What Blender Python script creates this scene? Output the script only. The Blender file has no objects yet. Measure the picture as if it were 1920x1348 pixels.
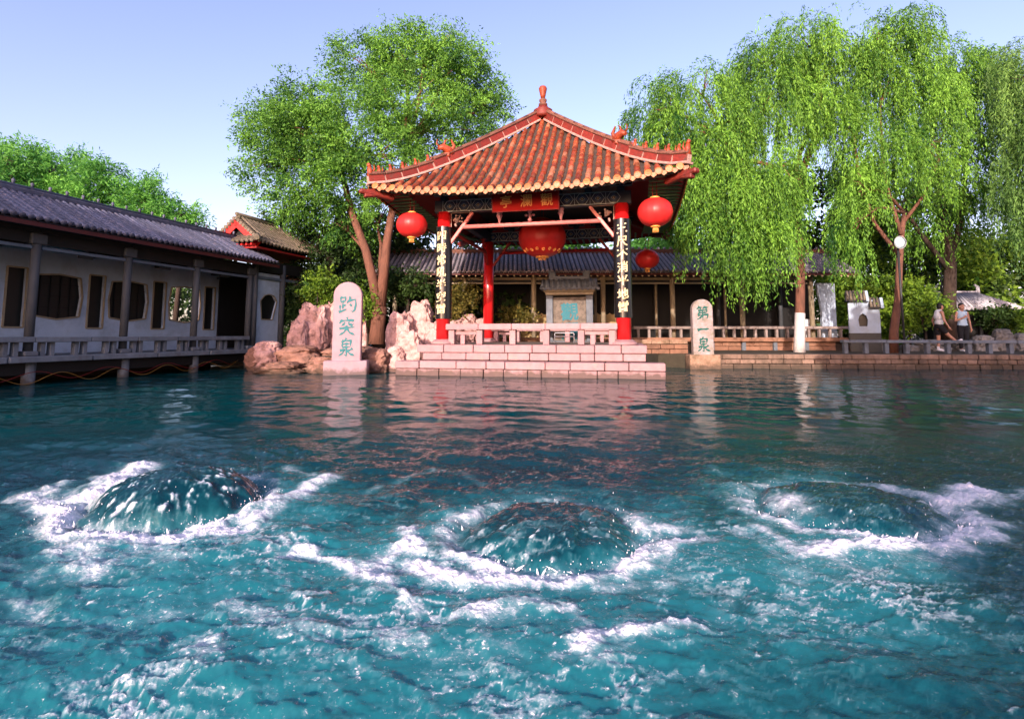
import bpy, math, random
import numpy as np
from math import radians as R, sin, cos, pi, tan, atan2, sqrt
from mathutils import Vector, Matrix, Euler

SC = bpy.context.scene
COL = SC.collection
rnd = random.Random(7)
rng = np.random.default_rng(7)

# ------------------------------------------------------------------ camera, sky, sun, exposure
F_PX, PITCH, HORIZON = 1000.0, 0.094, 628.0
V0 = HORIZON - F_PX * tan(PITCH)
cam = bpy.data.cameras.new('camera')
cam.sensor_width = 36; cam.lens = 36 * F_PX / 1920
cam.shift_y = -(674 - V0) / 1920
cam.clip_start = .05; cam.clip_end = 2000
camo = bpy.data.objects.new('camera', cam); COL.objects.link(camo)
camo.location = (0, 0, 1.0); camo.rotation_euler = (pi / 2 + PITCH, 0, 0)
SC.camera = camo

SUN_EL, SUN_AZ = R(16), R(197)            # azimuth clockwise from +Y
SUN = Vector((sin(SUN_AZ) * cos(SUN_EL), cos(SUN_AZ) * cos(SUN_EL), sin(SUN_EL)))
world = bpy.data.worlds.new('World'); SC.world = world
world.use_nodes = True
wn, wl = world.node_tree.nodes, world.node_tree.links
wn.clear()
sky = wn.new('ShaderNodeTexSky'); sky.sky_type = 'NISHITA'; sky.sun_disc = False
sky.sun_elevation = SUN_EL; sky.sun_rotation = SUN_AZ
sky.air_density = 1.0; sky.dust_density = 2.0; sky.ozone_density = 1.3
tint = wn.new('ShaderNodeMix'); tint.data_type = 'RGBA'; tint.blend_type = 'MULTIPLY'
tint.inputs[0].default_value = 1.0; tint.inputs[7].default_value = (1.30, 1.05, 1.20, 1)
bg = wn.new('ShaderNodeBackground'); bg.inputs[1].default_value = .15
wo = wn.new('ShaderNodeOutputWorld')
wl.new(sky.outputs[0], tint.inputs[6]); wl.new(tint.outputs[2], bg.inputs[0]); wl.new(bg.outputs[0], wo.inputs[0])

sl = bpy.data.lights.new('sun', 'SUN'); sl.energy = 3.2; sl.angle = R(.5); sl.color = (1, .83, .72)
so = bpy.data.objects.new('sun', sl); COL.objects.link(so)
so.rotation_euler = (-SUN).to_track_quat('-Z', 'Y').to_euler(); so.location = (-10, -30, 20)

SC.view_settings.view_transform = 'Standard'; SC.view_settings.look = 'None'
SC.view_settings.gamma = 1; SC.view_settings.use_curve_mapping = False
SC.view_settings.exposure = 1.12
SC.cycles.max_bounces = 6; SC.cycles.diffuse_bounces = 3; SC.cycles.glossy_bounces = 3
SC.cycles.transmission_bounces = 3; SC.cycles.transparent_max_bounces = 6
SC.cycles.caustics_reflective = False; SC.cycles.caustics_refractive = False
SC.cycles.use_denoising = True

# ------------------------------------------------------------------ places measured in the photograph
_cp, _sp = cos(PITCH), sin(PITCH)
def at(u, v, Y):
    "the point at distance Y whose direction was measured at (u, v) in the photograph"
    x, z = (u - 960) / F_PX, (V0 - v) / F_PX
    ry, rz = _cp - z * _sp, _sp + z * _cp
    return Vector((x * Y / ry, Y, 1 + rz * Y / ry))
def ground_at(u, v, Z=0.0):
    x, z = (u - 960) / F_PX, (V0 - v) / F_PX
    ry, rz = _cp - z * _sp, _sp + z * _cp
    t = (Z - 1) / rz
    return Vector((x * t, ry * t, Z))

# ------------------------------------------------------------------ materials
def newmat(name):
    m = bpy.data.materials.new(name); m.use_nodes = True
    return m, m.node_tree.nodes, m.node_tree.links, m.node_tree.nodes['Principled BSDF']
def rgb(c): return (c[0], c[1], c[2], 1)
def pbr(name, c1, c2=None, scale=6.0, rough=.7, bump=.3, bscale=None, dirt=None, dscale=1.5, damt=.5, rv=.12, spec=.35, stretch=(1, 1, 1), coat=0, wet=0):
    m, n, l, b = newmat(name)
    geo = n.new('ShaderNodeNewGeometry')
    mp = n.new('ShaderNodeMapping'); mp.inputs['Scale'].default_value = stretch
    l.new(geo.outputs['Position'], mp.inputs[0])
    n1 = n.new('ShaderNodeTexNoise'); n1.inputs['Scale'].default_value = scale; n1.inputs['Detail'].default_value = 6
    n1.inputs['Roughness'].default_value = .65
    l.new(mp.outputs[0], n1.inputs['Vector'])
    cr = n.new('ShaderNodeValToRGB'); cr.color_ramp.elements[0].position = .3; cr.color_ramp.elements[1].position = .7
    cr.color_ramp.elements[0].color = rgb(c1); cr.color_ramp.elements[1].color = rgb(c2 or [x * .75 for x in c1])
    l.new(n1.outputs[0], cr.inputs[0]); out = cr.outputs[0]
    if dirt:
        n2 = n.new('ShaderNodeTexNoise'); n2.inputs['Scale'].default_value = dscale; n2.inputs['Detail'].default_value = 8
        n2.inputs['Roughness'].default_value = .7
        l.new(mp.outputs[0], n2.inputs['Vector'])
        mr = n.new('ShaderNodeMapRange'); mr.inputs['From Min'].default_value = .62 - damt * .3; mr.inputs['From Max'].default_value = .72
        l.new(n2.outputs[0], mr.inputs[0])
        mx = n.new('ShaderNodeMix'); mx.data_type = 'RGBA'
        l.new(mr.outputs[0], mx.inputs[0]); l.new(out, mx.inputs[6]); mx.inputs[7].default_value = rgb(dirt)
        out = mx.outputs[2]
    if rv:
        oi = n.new('ShaderNodeObjectInfo'); hs = n.new('ShaderNodeHueSaturation')
        mr2 = n.new('ShaderNodeMapRange'); mr2.inputs['To Min'].default_value = 1 - rv; mr2.inputs['To Max'].default_value = 1 + rv
        l.new(oi.outputs['Random'], mr2.inputs[0]); l.new(mr2.outputs[0], hs.inputs['Value']); l.new(out, hs.inputs['Color'])
        out = hs.outputs[0]
    if wet:
        sx = n.new('ShaderNodeSeparateXYZ'); l.new(geo.outputs['Position'], sx.inputs[0])
        nw = n.new('ShaderNodeTexNoise'); nw.inputs['Scale'].default_value = 7; nw.inputs['Detail'].default_value = 5; l.new(geo.outputs['Position'], nw.inputs['Vector'])
        ma = n.new('ShaderNodeMath'); ma.operation = 'MULTIPLY_ADD'; l.new(nw.outputs[0], ma.inputs[0]); ma.inputs[1].default_value = -.30; l.new(sx.outputs[2], ma.inputs[2])
        mw = n.new('ShaderNodeMapRange'); mw.inputs['From Min'].default_value = wet - .20; mw.inputs['From Max'].default_value = wet - .10
        mw.inputs['To Min'].default_value = .75; mw.inputs['To Max'].default_value = 0; l.new(ma.outputs[0], mw.inputs[0])
        mxw = n.new('ShaderNodeMix'); mxw.data_type = 'RGBA'; l.new(mw.outputs[0], mxw.inputs[0]); l.new(out, mxw.inputs[6]); mxw.inputs[7].default_value = (.055, .04, .028, 1); out = mxw.outputs[2]
    l.new(out, b.inputs['Base Color'])
    b.inputs['Roughness'].default_value = rough; b.inputs['Specular IOR Level'].default_value = spec
    b.inputs['Coat Weight'].default_value = coat; b.inputs['Coat Roughness'].default_value = .15
    if bump:
        n3 = n.new('ShaderNodeTexNoise'); n3.inputs['Scale'].default_value = bscale or scale * 5; n3.inputs['Detail'].default_value = 5
        l.new(mp.outputs[0], n3.inputs['Vector'])
        bp = n.new('ShaderNodeBump'); bp.inputs['Strength'].default_value = bump; bp.inputs['Distance'].default_value = .02
        l.new(n3.outputs[0], bp.inputs['Height']); l.new(bp.outputs[0], b.inputs['Normal'])
    return m
def leafmat(name, dark, light, trans=.35):
    m, n, l, b = newmat(name)
    a = n.new('ShaderNodeAttribute'); a.attribute_name = 'tone'
    cr = n.new('ShaderNodeValToRGB'); cr.color_ramp.elements[0].color = rgb(dark); cr.color_ramp.elements[1].color = rgb(light)
    l.new(a.outputs['Fac'], cr.inputs[0]); l.new(cr.outputs[0], b.inputs['Base Color'])
    b.inputs['Roughness'].default_value = .55; b.inputs['Specular IOR Level'].default_value = .25
    t = n.new('ShaderNodeBsdfTranslucent'); l.new(cr.outputs[0], t.inputs[0])
    mx = n.new('ShaderNodeMixShader'); mx.inputs[0].default_value = trans
    l.new(b.outputs[0], mx.inputs[1]); l.new(t.outputs[0], mx.inputs[2])
    l.new(mx.outputs[0], n['Material Output'].inputs[0])
    return m

MT = dict(
 glaze=pbr('glazed_orange_tile', (.29, .05, .019), (.12, .024, .013), 9, .5, .35, 40, dirt=(.36, .17, .06), dscale=6, damt=.4, rv=.4, spec=.3),
 glaze2=pbr('weathered_tile', (.42, .17, .09), (.20, .06, .03), 8, .5, .35, 40, dirt=(.16, .10, .06), dscale=6, damt=.4, rv=.25),
 ochre=pbr('ochre_cap', (.44, .145, .026), (.30, .08, .02), 30, .4, .3, 60, rv=.22, spec=.5),
 drip=pbr('drip_tile', (.46, .16, .04), (.28, .075, .028), 30, .45, .3, 60, rv=.25, spec=.5),
 pan=pbr('pan_tile', (.06, .04, .03), (.03, .022, .018), 8, .8, .5, rv=.1),
 ridge=pbr('ridge_red', (.23, .028, .018), (.13, .018, .012), 7, .5, .3, dirt=(.10, .05, .035), dscale=4, damt=.25, rv=.2),
 mortar=pbr('mortar', (.50, .32, .28), (.30, .18, .15), 14, .85, .4),
 ridgecap=pbr('ridge_cap', (.20, .07, .045), (.10, .05, .035), 9, .7, .5),
 figure=pbr('ridge_figure', (.36, .065, .022), (.22, .035, .018), 14, .45, .3, rv=.2),
 red=pbr('red_lacquer', (.62, .012, .014), (.50, .010, .012), 3, .28, .06, 30, rv=.03, spec=.5, coat=.3),
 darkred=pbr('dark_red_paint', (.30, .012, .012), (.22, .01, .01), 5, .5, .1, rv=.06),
 plaque=pbr('plaque_red', (.46, .010, .010), (.38, .008, .008), 4, .6, .08, rv=0, spec=.12),
 black=pbr('black_lacquer', (.008, .008, .010), (.012, .011, .012), 5, .22, .05, rv=0, spec=.5),
 gold=pbr('gold_paint', (.86, .62, .28), (.80, .52, .20), 20, .4, .1, rv=0),
 goldred=pbr('gold_paint_dull', (.90, .40, .10), (.75, .30, .07), 20, .45, .1, rv=0),
 cream=pbr('cream_paint', (.66, .56, .36), (.56, .44, .24), 20, .5, .1, rv=0),
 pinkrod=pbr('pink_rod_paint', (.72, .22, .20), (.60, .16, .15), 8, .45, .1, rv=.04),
 lotus=pbr('lotus_paint', (.80, .42, .46), (.70, .26, .30), 22, .5, .1, rv=.05),
 beam=pbr('beam_blue_black', (.012, .018, .040), (.02, .03, .05), 12, .5, .1, rv=.05),
 paintblue=pbr('paint_blue', (.03, .10, .22), (.02, .06, .15), 20, .5, .1),
 paintwhite=pbr('paint_white', (.62, .66, .66), (.45, .52, .54), 30, .6, .1),
 paintgreen=pbr('paint_green', (.07, .20, .09), (.16, .26, .14), 20, .55, .1, rv=.25),
 stone=pbr('pink_stone', (.37, .225, .24), (.30, .17, .18), 5, .75, .35, 40, dirt=(.40, .25, .21), dscale=3.5, damt=.2, rv=.08, wet=.13),
 stele=pbr('stele_stone', (.36, .245, .285), (.31, .195, .225), 3, .7, .15, 50, dirt=(.42, .25, .26), dscale=1.8, damt=.35, rv=.02, wet=.13),
 stele2=pbr('mottled_stele', (.40, .33, .34), (.26, .205, .20), 5, .8, .3, 50, dirt=(.16, .14, .08), dscale=4, damt=.55, rv=.02),
 steleb=pbr('mossy_block', (.40, .25, .18), (.24, .14, .09), 5, .85, .5, 30, dirt=(.08, .06, .03), dscale=4, damt=.6, rv=.08, wet=.13),
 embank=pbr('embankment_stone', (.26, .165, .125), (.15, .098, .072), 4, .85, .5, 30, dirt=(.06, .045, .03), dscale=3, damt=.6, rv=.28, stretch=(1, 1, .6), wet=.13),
 embankd=pbr('embankment_joint', (.05, .035, .028), None, 6, .9, .4),
 brownstone=pbr('brown_panel', (.30, .155, .10), (.19, .095, .06), 4, .85, .4, 30, dirt=(.10, .06, .04), dscale=3, damt=.4, rv=.14),
 rock=pbr('pink_rock', (.66, .42, .40), (.42, .235, .215), 5, .85, 1.0, 16, dirt=(.10, .05, .04), dscale=4.5, damt=.5, rv=.08, wet=.13),
 rockb=pbr('brown_rock', (.38, .20, .155), (.17, .085, .065), 5, .85, .9, 22, dirt=(.09, .055, .04), dscale=3, damt=.5, rv=.12, wet=.13),
 rockg=pbr('grey_rock', (.26, .25, .25), (.14, .14, .14), 5, .9, .9, 22, rv=.15),
 green_ink=pbr('green_ink', (.02, .17, .19), (.015, .12, .14), 30, .6, .15, rv=0),
 green_ink2=pbr('deep_green_ink', (.004, .10, .085), (.003, .07, .06), 30, .6, .15, rv=0),
 teal_ink=pbr('teal_ink', (.01, .17, .22), (.012, .11, .15), 24, .6, .15, rv=0),
 slate=pbr('grey_tile', (.25, .22, .25), (.13, .12, .15), 7, .62, .4, 40, dirt=(.40, .34, .35), dscale=9, damt=.35, rv=.25),
 slateshade=pbr('shaded_grey_tile', (.12, .125, .185), (.055, .06, .10), 7, .6, .4, 40, dirt=(.24, .20, .22), dscale=9, damt=.3, rv=.25),  # darker, bluer copy of the grey tile: roof shade put into the colour
 tablet=pbr('dark_tablet', (.20, .165, .14), (.12, .10, .085), 5, .85, .5, 40, dirt=(.07, .06, .05), dscale=5, damt=.5, rv=0),
 railstone=pbr('rail_stone', (.30, .245, .23), (.20, .16, .15), 5, .85, .4, dirt=(.10, .08, .07), dscale=3, damt=.4, rv=.12),
 slatepan=pbr('grey_pan_tile', (.07, .07, .085), (.04, .04, .05), 9, .8, .4),
 oldtile=pbr('brown_grey_tile', (.22, .175, .13), (.12, .095, .07), 7, .75, .5, 40, dirt=(.08, .075, .03), dscale=5, damt=.5, rv=.2),
 plaster=pbr('white_plaster', (.42, .51, .63), (.34, .42, .54), 2.5, .9, .12, 60, dirt=(.25, .29, .33), dscale=1.2, damt=.5, rv=.02),  # blue cast of the shaded gallery walls put into the base colour
 greypost=pbr('grey_painted_post', (.065, .072, .082), (.045, .05, .058), 6, .7, .3, 40, stretch=(1, 1, .3), rv=.06),
 slabgrey=pbr('grey_stone_slab', (.165, .19, .225), (.105, .122, .15), 5, .85, .4, dirt=(.10, .10, .11), dscale=3, damt=.4, rv=.1, wet=.13),
 oldred=pbr('old_red_paint', (.09, .010, .010), (.05, .008, .008), 5, .6, .1),
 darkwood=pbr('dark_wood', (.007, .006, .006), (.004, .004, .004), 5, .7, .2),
 bluebeam=pbr('blue_grey_beam', (.10, .13, .17), (.07, .09, .12), 6, .7, .2),
 blacked=pbr('dark_fill', (.006, .007, .008), (.010, .011, .010), 4, .35, .02, spec=.3),
 redboard=pbr('red_bargeboard', (.66, .022, .018), (.55, .018, .015), 5, .5, .1, rv=.02),
 sand=pbr('tan_frame', (.30, .25, .17), (.22, .18, .12), 8, .8, .2),
 bark=pbr('brown_bark', (.20, .085, .055), (.10, .045, .03), 9, .9, .9, 26, stretch=(1, 1, .25), rv=.1),
 barkd=pbr('dark_bark', (.055, .035, .026), (.03, .02, .016), 9, .9, .9, 26, stretch=(1, 1, .25), rv=.1),
 whitewash=pbr('whitewash', (.56, .52, .51), (.46, .41, .40), 8, .9, .3, stretch=(1, 1, .3), rv=0),
 soil=pbr('soil', (.06, .05, .035), (.035, .03, .02), 3, .95, .6),
 paving=pbr('paving', (.22, .18, .15), (.15, .12, .10), 3, .9, .4, rv=0),
 steel=pbr('steel_tube', (.5, .5, .52), (.4, .4, .42), 20, .3, .05, spec=.6),
 iron=pbr('dark_iron', (.02, .022, .022), (.03, .03, .03), 9, .5, .2),
 ochrewall=pbr('ochre_wall', (.46, .34, .17), (.36, .26, .12), 7, .9, .3, 40, rv=.05),
 yellowcable=pbr('yellow_cable', (.26, .14, .03), None, 9, .5, 0),
 redcable=pbr('red_cable', (.20, .02, .02), None, 9, .5, 0),
 skin=pbr('skin', (.48, .25, .17), (.42, .21, .14), 9, .55, .05, rv=0),
 hair=pbr('dark_hair', (.012, .009, .008), None, 30, .5, .4, rv=0),
 whitecloth=pbr('white_cloth', (.72, .73, .74), (.62, .64, .66), 14, .85, .25, rv=0),
 bluecloth=pbr('pale_blue_cloth', (.42, .55, .66), (.36, .48, .60), 14, .85, .25, rv=0),
 blackcloth=pbr('black_cloth', (.012, .012, .016), None, 14, .85, .25, rv=0),
 glass=pbr('lamp_glass', (.42, .50, .52), (.30, .38, .42), 20, .15, .1, rv=0, spec=.6),
 glasswhite=pbr('lamp_white', (.78, .76, .80), None, 20, .3, 0, rv=0),
 paleroof=pbr('pale_tile', (.46, .44, .47), (.32, .31, .35), 9, .7, .4, rv=.15),
 willow=leafmat('willow_leaf', (.014, .075, .012), (.23, .48, .055), .32),
 willowg=leafmat('willow_leaf_cool', (.03, .085, .02), (.20, .38, .08), .35),
 broad=leafmat('tree_leaf', (.014, .075, .016), (.22, .48, .062), .32),
 bamboo=leafmat('bamboo_leaf', (.03, .15, .03), (.22, .54, .09), .4),
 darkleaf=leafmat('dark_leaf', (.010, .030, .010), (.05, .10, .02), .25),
 shrubleaf=leafmat('shrub_leaf', (.03, .09, .012), (.22, .36, .03), .35),
 yellowleaf=leafmat('yellow_shrub_leaf', (.05, .06, .012), (.22, .18, .04), .3),
)
# lantern silk: thin, lets light through
def silk():
    m, n, l, b = newmat('lantern_silk')
    g = n.new('ShaderNodeNewGeometry'); nz = n.new('ShaderNodeTexNoise'); nz.inputs['Scale'].default_value = 5
    l.new(g.outputs['Position'], nz.inputs['Vector'])
    cr = n.new('ShaderNodeValToRGB'); cr.color_ramp.elements[0].color = (.62, .018, .022, 1); cr.color_ramp.elements[1].color = (.80, .045, .04, 1)
    l.new(nz.outputs[0], cr.inputs[0]); l.new(cr.outputs[0], b.inputs['Base Color'])
    b.inputs['Roughness'].default_value = .38; b.inputs['Specular IOR Level'].default_value = .4
    t = n.new('ShaderNodeBsdfTranslucent'); l.new(cr.outputs[0], t.inputs[0])
    mx = n.new('ShaderNodeMixShader'); mx.inputs[0].default_value = .25
    l.new(b.outputs[0], mx.inputs[1]); l.new(t.outputs[0], mx.inputs[2]); l.new(mx.outputs[0], n['Material Output'].inputs[0])
    return m
MT['silk'] = silk()

# ------------------------------------------------------------------ mesh helpers
class MB:
    def __init__(s): s.v = []; s.f = []; s.sm = []
    def add(s, vs, fs, smooth=False):
        o = len(s.v); s.v += [tuple(p) for p in vs]
        for f in fs: s.f.append([i + o for i in f]); s.sm.append(smooth)
        return s
    def box(s, c, d, b=.0, rot=None, taper=1.0):
        hx, hy, hz = d[0] / 2, d[1] / 2, d[2] / 2
        b = min(b, .45 * min(d)) if b else 0
        vs = []; fs = []
        if not b:
            for z in (-1, 1):
                k = taper if z > 0 else 1
                for x, y in ((-1, -1), (1, -1), (1, 1), (-1, 1)): vs.append((x * hx * k, y * hy * k, z * hz))
            fs = [(3, 2, 1, 0), (4, 5, 6, 7), (0, 1, 5, 4), (1, 2, 6, 5), (2, 3, 7, 6), (3, 0, 4, 7)]
        else:
            idx = {}
            for sx in (-1, 1):
                for sy in (-1, 1):
                    for sz in (-1, 1):
                        k = taper if sz > 0 else 1
                        for a in range(3):
                            p = [sx * (hx * k - b), sy * (hy * k - b), sz * (hz - b)]
                            p[a] = (sx * hx * k, sy * hy * k, sz * hz)[a]
                            idx[(sx, sy, sz, a)] = len(vs); vs.append(tuple(p))
            S = (-1, 1)
            for x in S:
                q = [idx[(x, -1, -1, 0)], idx[(x, 1, -1, 0)], idx[(x, 1, 1, 0)], idx[(x, -1, 1, 0)]]; fs.append(q if x > 0 else q[::-1])
            for y in S:
                q = [idx[(-1, y, -1, 1)], idx[(-1, y, 1, 1)], idx[(1, y, 1, 1)], idx[(1, y, -1, 1)]]; fs.append(q if y > 0 else q[::-1])
            for z in S:
                q = [idx[(-1, -1, z, 2)], idx[(1, -1, z, 2)], idx[(1, 1, z, 2)], idx[(-1, 1, z, 2)]]; fs.append(q if z > 0 else q[::-1])
            for x in S:
                for y in S:
                    q = [idx[(x, y, -1, 0)], idx[(x, y, -1, 1)], idx[(x, y, 1, 1)], idx[(x, y, 1, 0)]]; fs.append(q if x * y > 0 else q[::-1])
                for z in S:
                    q = [idx[(x, -1, z, 2)], idx[(x, -1, z, 0)], idx[(x, 1, z, 0)], idx[(x, 1, z, 2)]]; fs.append(q if x * z < 0 else q[::-1])
            for y in S:
                for z in S:
                    q = [idx[(-1, y, z, 1)], idx[(-1, y, z, 2)], idx[(1, y, z, 2)], idx[(1, y, z, 1)]]; fs.append(q if y * z < 0 else q[::-1])
            for x in S:
                for y in S:
                    for z in S:
                        q = [idx[(x, y, z, 0)], idx[(x, y, z, 1)], idx[(x, y, z, 2)]]; fs.append(q if x * y * z > 0 else q[::-1])
        M = rot.to_matrix() if isinstance(rot, Euler) else rot
        out = []
        for p in vs:
            p = Vector(p)
            if M is not None: p = M @ p
            out.append(p + Vector(c))
        return s.add(out, fs)
    def bar(s, p0, p1, w, h, b=.0, up=(0, 0, 1)):
        p0, p1 = Vector(p0), Vector(p1); d = p1 - p0; L = d.length; d.normalize()
        x = d; z = Vector(up) - d * d.dot(Vector(up))
        if z.length < 1e-4: z = Vector((1, 0, 0)) - d * d.x
        z.normalize(); y = z.cross(x)
        M = Matrix((x, y, z)).transposed()
        return s.box((p0 + p1) / 2, (L, w, h), b, M)
    def tube(s, pts, rad, n=8, cap=True, smooth=True):
        pts = [Vector(p) for p in pts]; N = len(pts)
        if not hasattr(rad, '__len__'): rad = [rad] * N
        vs = []; fs = []; up = Vector((.31, .17, .93)); prev = None
        for i, p in enumerate(pts):
            d = (pts[min(i + 1, N - 1)] - pts[max(i - 1, 0)])
            d = d.normalized() if d.length > 1e-9 else Vector((0, 0, 1))
            if prev is None:
                a = d.orthogonal().normalized()
            else:
                a = prev - d * prev.dot(d); a = a.normalized() if a.length > 1e-6 else d.orthogonal().normalized()
            prev = a; bb = d.cross(a)
            for k in range(n):
                t = 2 * pi * k / n; vs.append(p + (a * cos(t) + bb * sin(t)) * rad[i])
        for i in range(N - 1):
            for k in range(n):
                k2 = (k + 1) % n; fs.append((i * n + k, i * n + k2, (i + 1) * n + k2, (i + 1) * n + k))
        s.add(vs, fs, smooth)
        if cap:
            o = len(s.v) - len(vs)
            s.f.append([o + k for k in range(n)][::-1]); s.sm.append(False)
            s.f.append([o + (N - 1) * n + k for k in range(n)]); s.sm.append(False)
        return s
    def lathe(s, prof, c=(0, 0, 0), n=20, smooth=True, wob=None):
        vs = []; fs = []; N = len(prof)
        for r, z in prof:
            for k in range(n):
                t = 2 * pi * k / n; q = r * (wob(t) if wob else 1)
                vs.append((c[0] + q * cos(t), c[1] + q * sin(t), c[2] + z))
        for i in range(N - 1):
            for k in range(n):
                k2 = (k + 1) % n; fs.append((i * n + k, i * n + k2, (i + 1) * n + k2, (i + 1) * n + k))
        s.add(vs, fs, smooth)
        o = len(s.v) - len(vs)
        if prof[0][0] > 1e-4: s.f.append([o + k for k in range(n)][::-1]); s.sm.append(False)
        if prof[-1][0] > 1e-4: s.f.append([o + (N - 1) * n + k for k in range(n)]); s.sm.append(False)
        return s
    def prism(s, poly, y0, y1, axis='y'):
        "poly in (x,z), extruded in y from y0 (front) to y1"
        n = len(poly)
        vs = [(x, y0, z) for x, z in poly] + [(x, y1, z) for x, z in poly]
        fs = [list(range(n)), list(range(n, 2 * n))[::-1]]
        for i in range(n):
            j = (i + 1) % n; fs.append((i, i + n, j + n, j))
        if axis == 'x': vs = [(y, x, z) for x, y, z in vs]
        return s.add(vs, fs)
    def move(s, M):
        s.v = [tuple(M @ Vector(p)) for p in s.v]; return s
    def build(s, name, mat, parent=None, loc=None, rot=None, kind=None):
        me = bpy.data.meshes.new(name); me.from_pydata(s.v, [], s.f)
        me.polygons.foreach_set('use_smooth', s.sm)
        me.materials.append(mat); me.update()
        return link(name, me, parent, loc, rot, kind)
def link(name, me, parent=None, loc=None, rot=None, kind=None):
    o = bpy.data.objects.new(name, me); COL.objects.link(o)
    if parent is not None: o.parent = parent
    if loc is not None: o.location = loc
    if rot is not None: o.rotation_euler = rot
    if kind: o['kind'] = kind
    return o
def tag(o, label, cat, group=None):
    o['label'] = label; o['category'] = cat
    if group: o['group'] = group
    return o
def thing(name, label, cat, loc=(0, 0, 0), rotz=0, group=None):
    o = bpy.data.objects.new(name, None); COL.objects.link(o)
    o.location = loc; o.rotation_euler = (0, 0, rotz); o.empty_display_size = .2
    return tag(o, label, cat, group)
def copy_tree(o, parent=None):
    c = o.copy(); COL.objects.link(c)
    if parent is not None: c.parent = parent
    for ch in list(o.children): copy_tree(ch, c)
    return c
def np_mesh(name, V, Fq, mat, smooth=False, attrs=None):
    "quads given as an (n,4) index array"
    me = bpy.data.meshes.new(name)
    V = np.asarray(V, np.float32); Fq = np.asarray(Fq, np.int32)
    me.vertices.add(len(V)); me.vertices.foreach_set('co', V.ravel())
    me.loops.add(Fq.size); me.loops.foreach_set('vertex_index', Fq.ravel())
    k = Fq.shape[1]
    me.polygons.add(len(Fq)); me.polygons.foreach_set('loop_start', np.arange(0, Fq.size, k, dtype=np.int32))
    if smooth: me.polygons.foreach_set('use_smooth', np.ones(len(Fq), bool))
    for an, av in (attrs or {}).items():
        a = me.attributes.new(an, 'FLOAT', 'POINT'); a.data.foreach_set('value', np.asarray(av, np.float32))
    me.materials.append(mat); me.update(calc_edges=True)
    return me
# ------------------------------------------------------------------ numpy noise
def _h(ix, iy, seed):
    n = (ix.astype(np.int64) * 374761393 + iy.astype(np.int64) * 668265263 + seed * 974634777) & 0xffffffff
    n = ((n ^ (n >> 13)) * 1274126177) & 0xffffffff
    return (n ^ (n >> 16)) & 0xffffffff
def perlin(x, y, seed=0):
    ix, iy = np.floor(x), np.floor(y); fx, fy = x - ix, y - iy
    ux, uy = fx * fx * fx * (fx * (fx * 6 - 15) + 10), fy * fy * fy * (fy * (fy * 6 - 15) + 10)
    def g(dx, dy):
        a = _h(ix + dx, iy + dy, seed) * (2 * pi / 4294967296.0)
        return np.cos(a) * (fx - dx) + np.sin(a) * (fy - dy)
    a, b, c, d = g(0, 0), g(1, 0), g(0, 1), g(1, 1)
    return ((a + (b - a) * ux) + ((c + (d - c) * ux) - (a + (b - a) * ux)) * uy) * 1.5
def fbm(x, y, seed=0, o=4, gain=.5, lac=2.03):
    s = 0; a = 1; t = 0
    for i in range(o):
        s = s + a * perlin(x, y, seed + i * 17); t += a; a *= gain; x = x * lac + 11.3; y = y * lac - 7.1
    return s / t
def smooth01(a, b, x):
    t = np.clip((x - a) / (b - a), 0, 1); return t * t * (3 - 2 * t)

# ------------------------------------------------------------------ writing
_vf = {}
def glyph(ch, size, depth=.008, bold=.0, shear=0., wob=.0, seed=0):
    "a written character as (verts, faces), centred, standing in the x-z plane and facing -y"
    bold_k, bold = bold, 0.0
    if ch in BRUSH: return brush(ch, size, depth)
    key = ch
    if key not in _vf:
        c = bpy.data.curves.new('glyph', 'FONT'); c.body = ch; c.extrude = .5; c.offset = bold; c.resolution_u = 3
        o = bpy.data.objects.new('glyph', c); COL.objects.link(o)
        dg = bpy.context.evaluated_depsgraph_get(); dg.update()
        me = bpy.data.meshes.new_from_object(o.evaluated_get(dg))
        vs = [tuple(v.co) for v in me.vertices]; fs = [list(p.vertices) for p in me.polygons]
        bpy.data.objects.remove(o); bpy.data.curves.remove(c); bpy.data.meshes.remove(me)
        a = np.array(vs); mn, mxx = a.min(0), a.max(0)
        a[:, 0] -= (mn[0] + mxx[0]) / 2; a[:, 1] -= (mn[1] + mxx[1]) / 2
        _vf[key] = (a, fs)
    a, fs = _vf[key]
    x, y = a[:, 0].copy(), a[:, 1].copy()
    if wob:
        x2 = x + wob * .09 * np.sin(5.1 * y + seed) + wob * .03 * np.sin(13 * y + 2 * x + seed)
        y2 = y + wob * .10 * np.sin(4.3 * x + 1.7 * seed) + wob * .03 * np.sin(12 * x + seed)
        x, y = x2, y2
    y = y + shear * x
    Vs, Fs = [], []
    for k, (ox, oy) in enumerate(((0, 0), (1, .3), (-1, -.3), (.3, -1), (-.3, 1)) if bold_k else ((0, 0),)):
        d = depth + k * .0007
        Fs += [[i + len(a) * k for i in f] for f in fs]
        Vs.append(np.stack([(x + ox * bold_k) * size, np.where(a[:, 2] > 0, -d, depth * .2), (y + oy * bold_k) * size], 1))
    return np.concatenate(Vs), Fs

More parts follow.
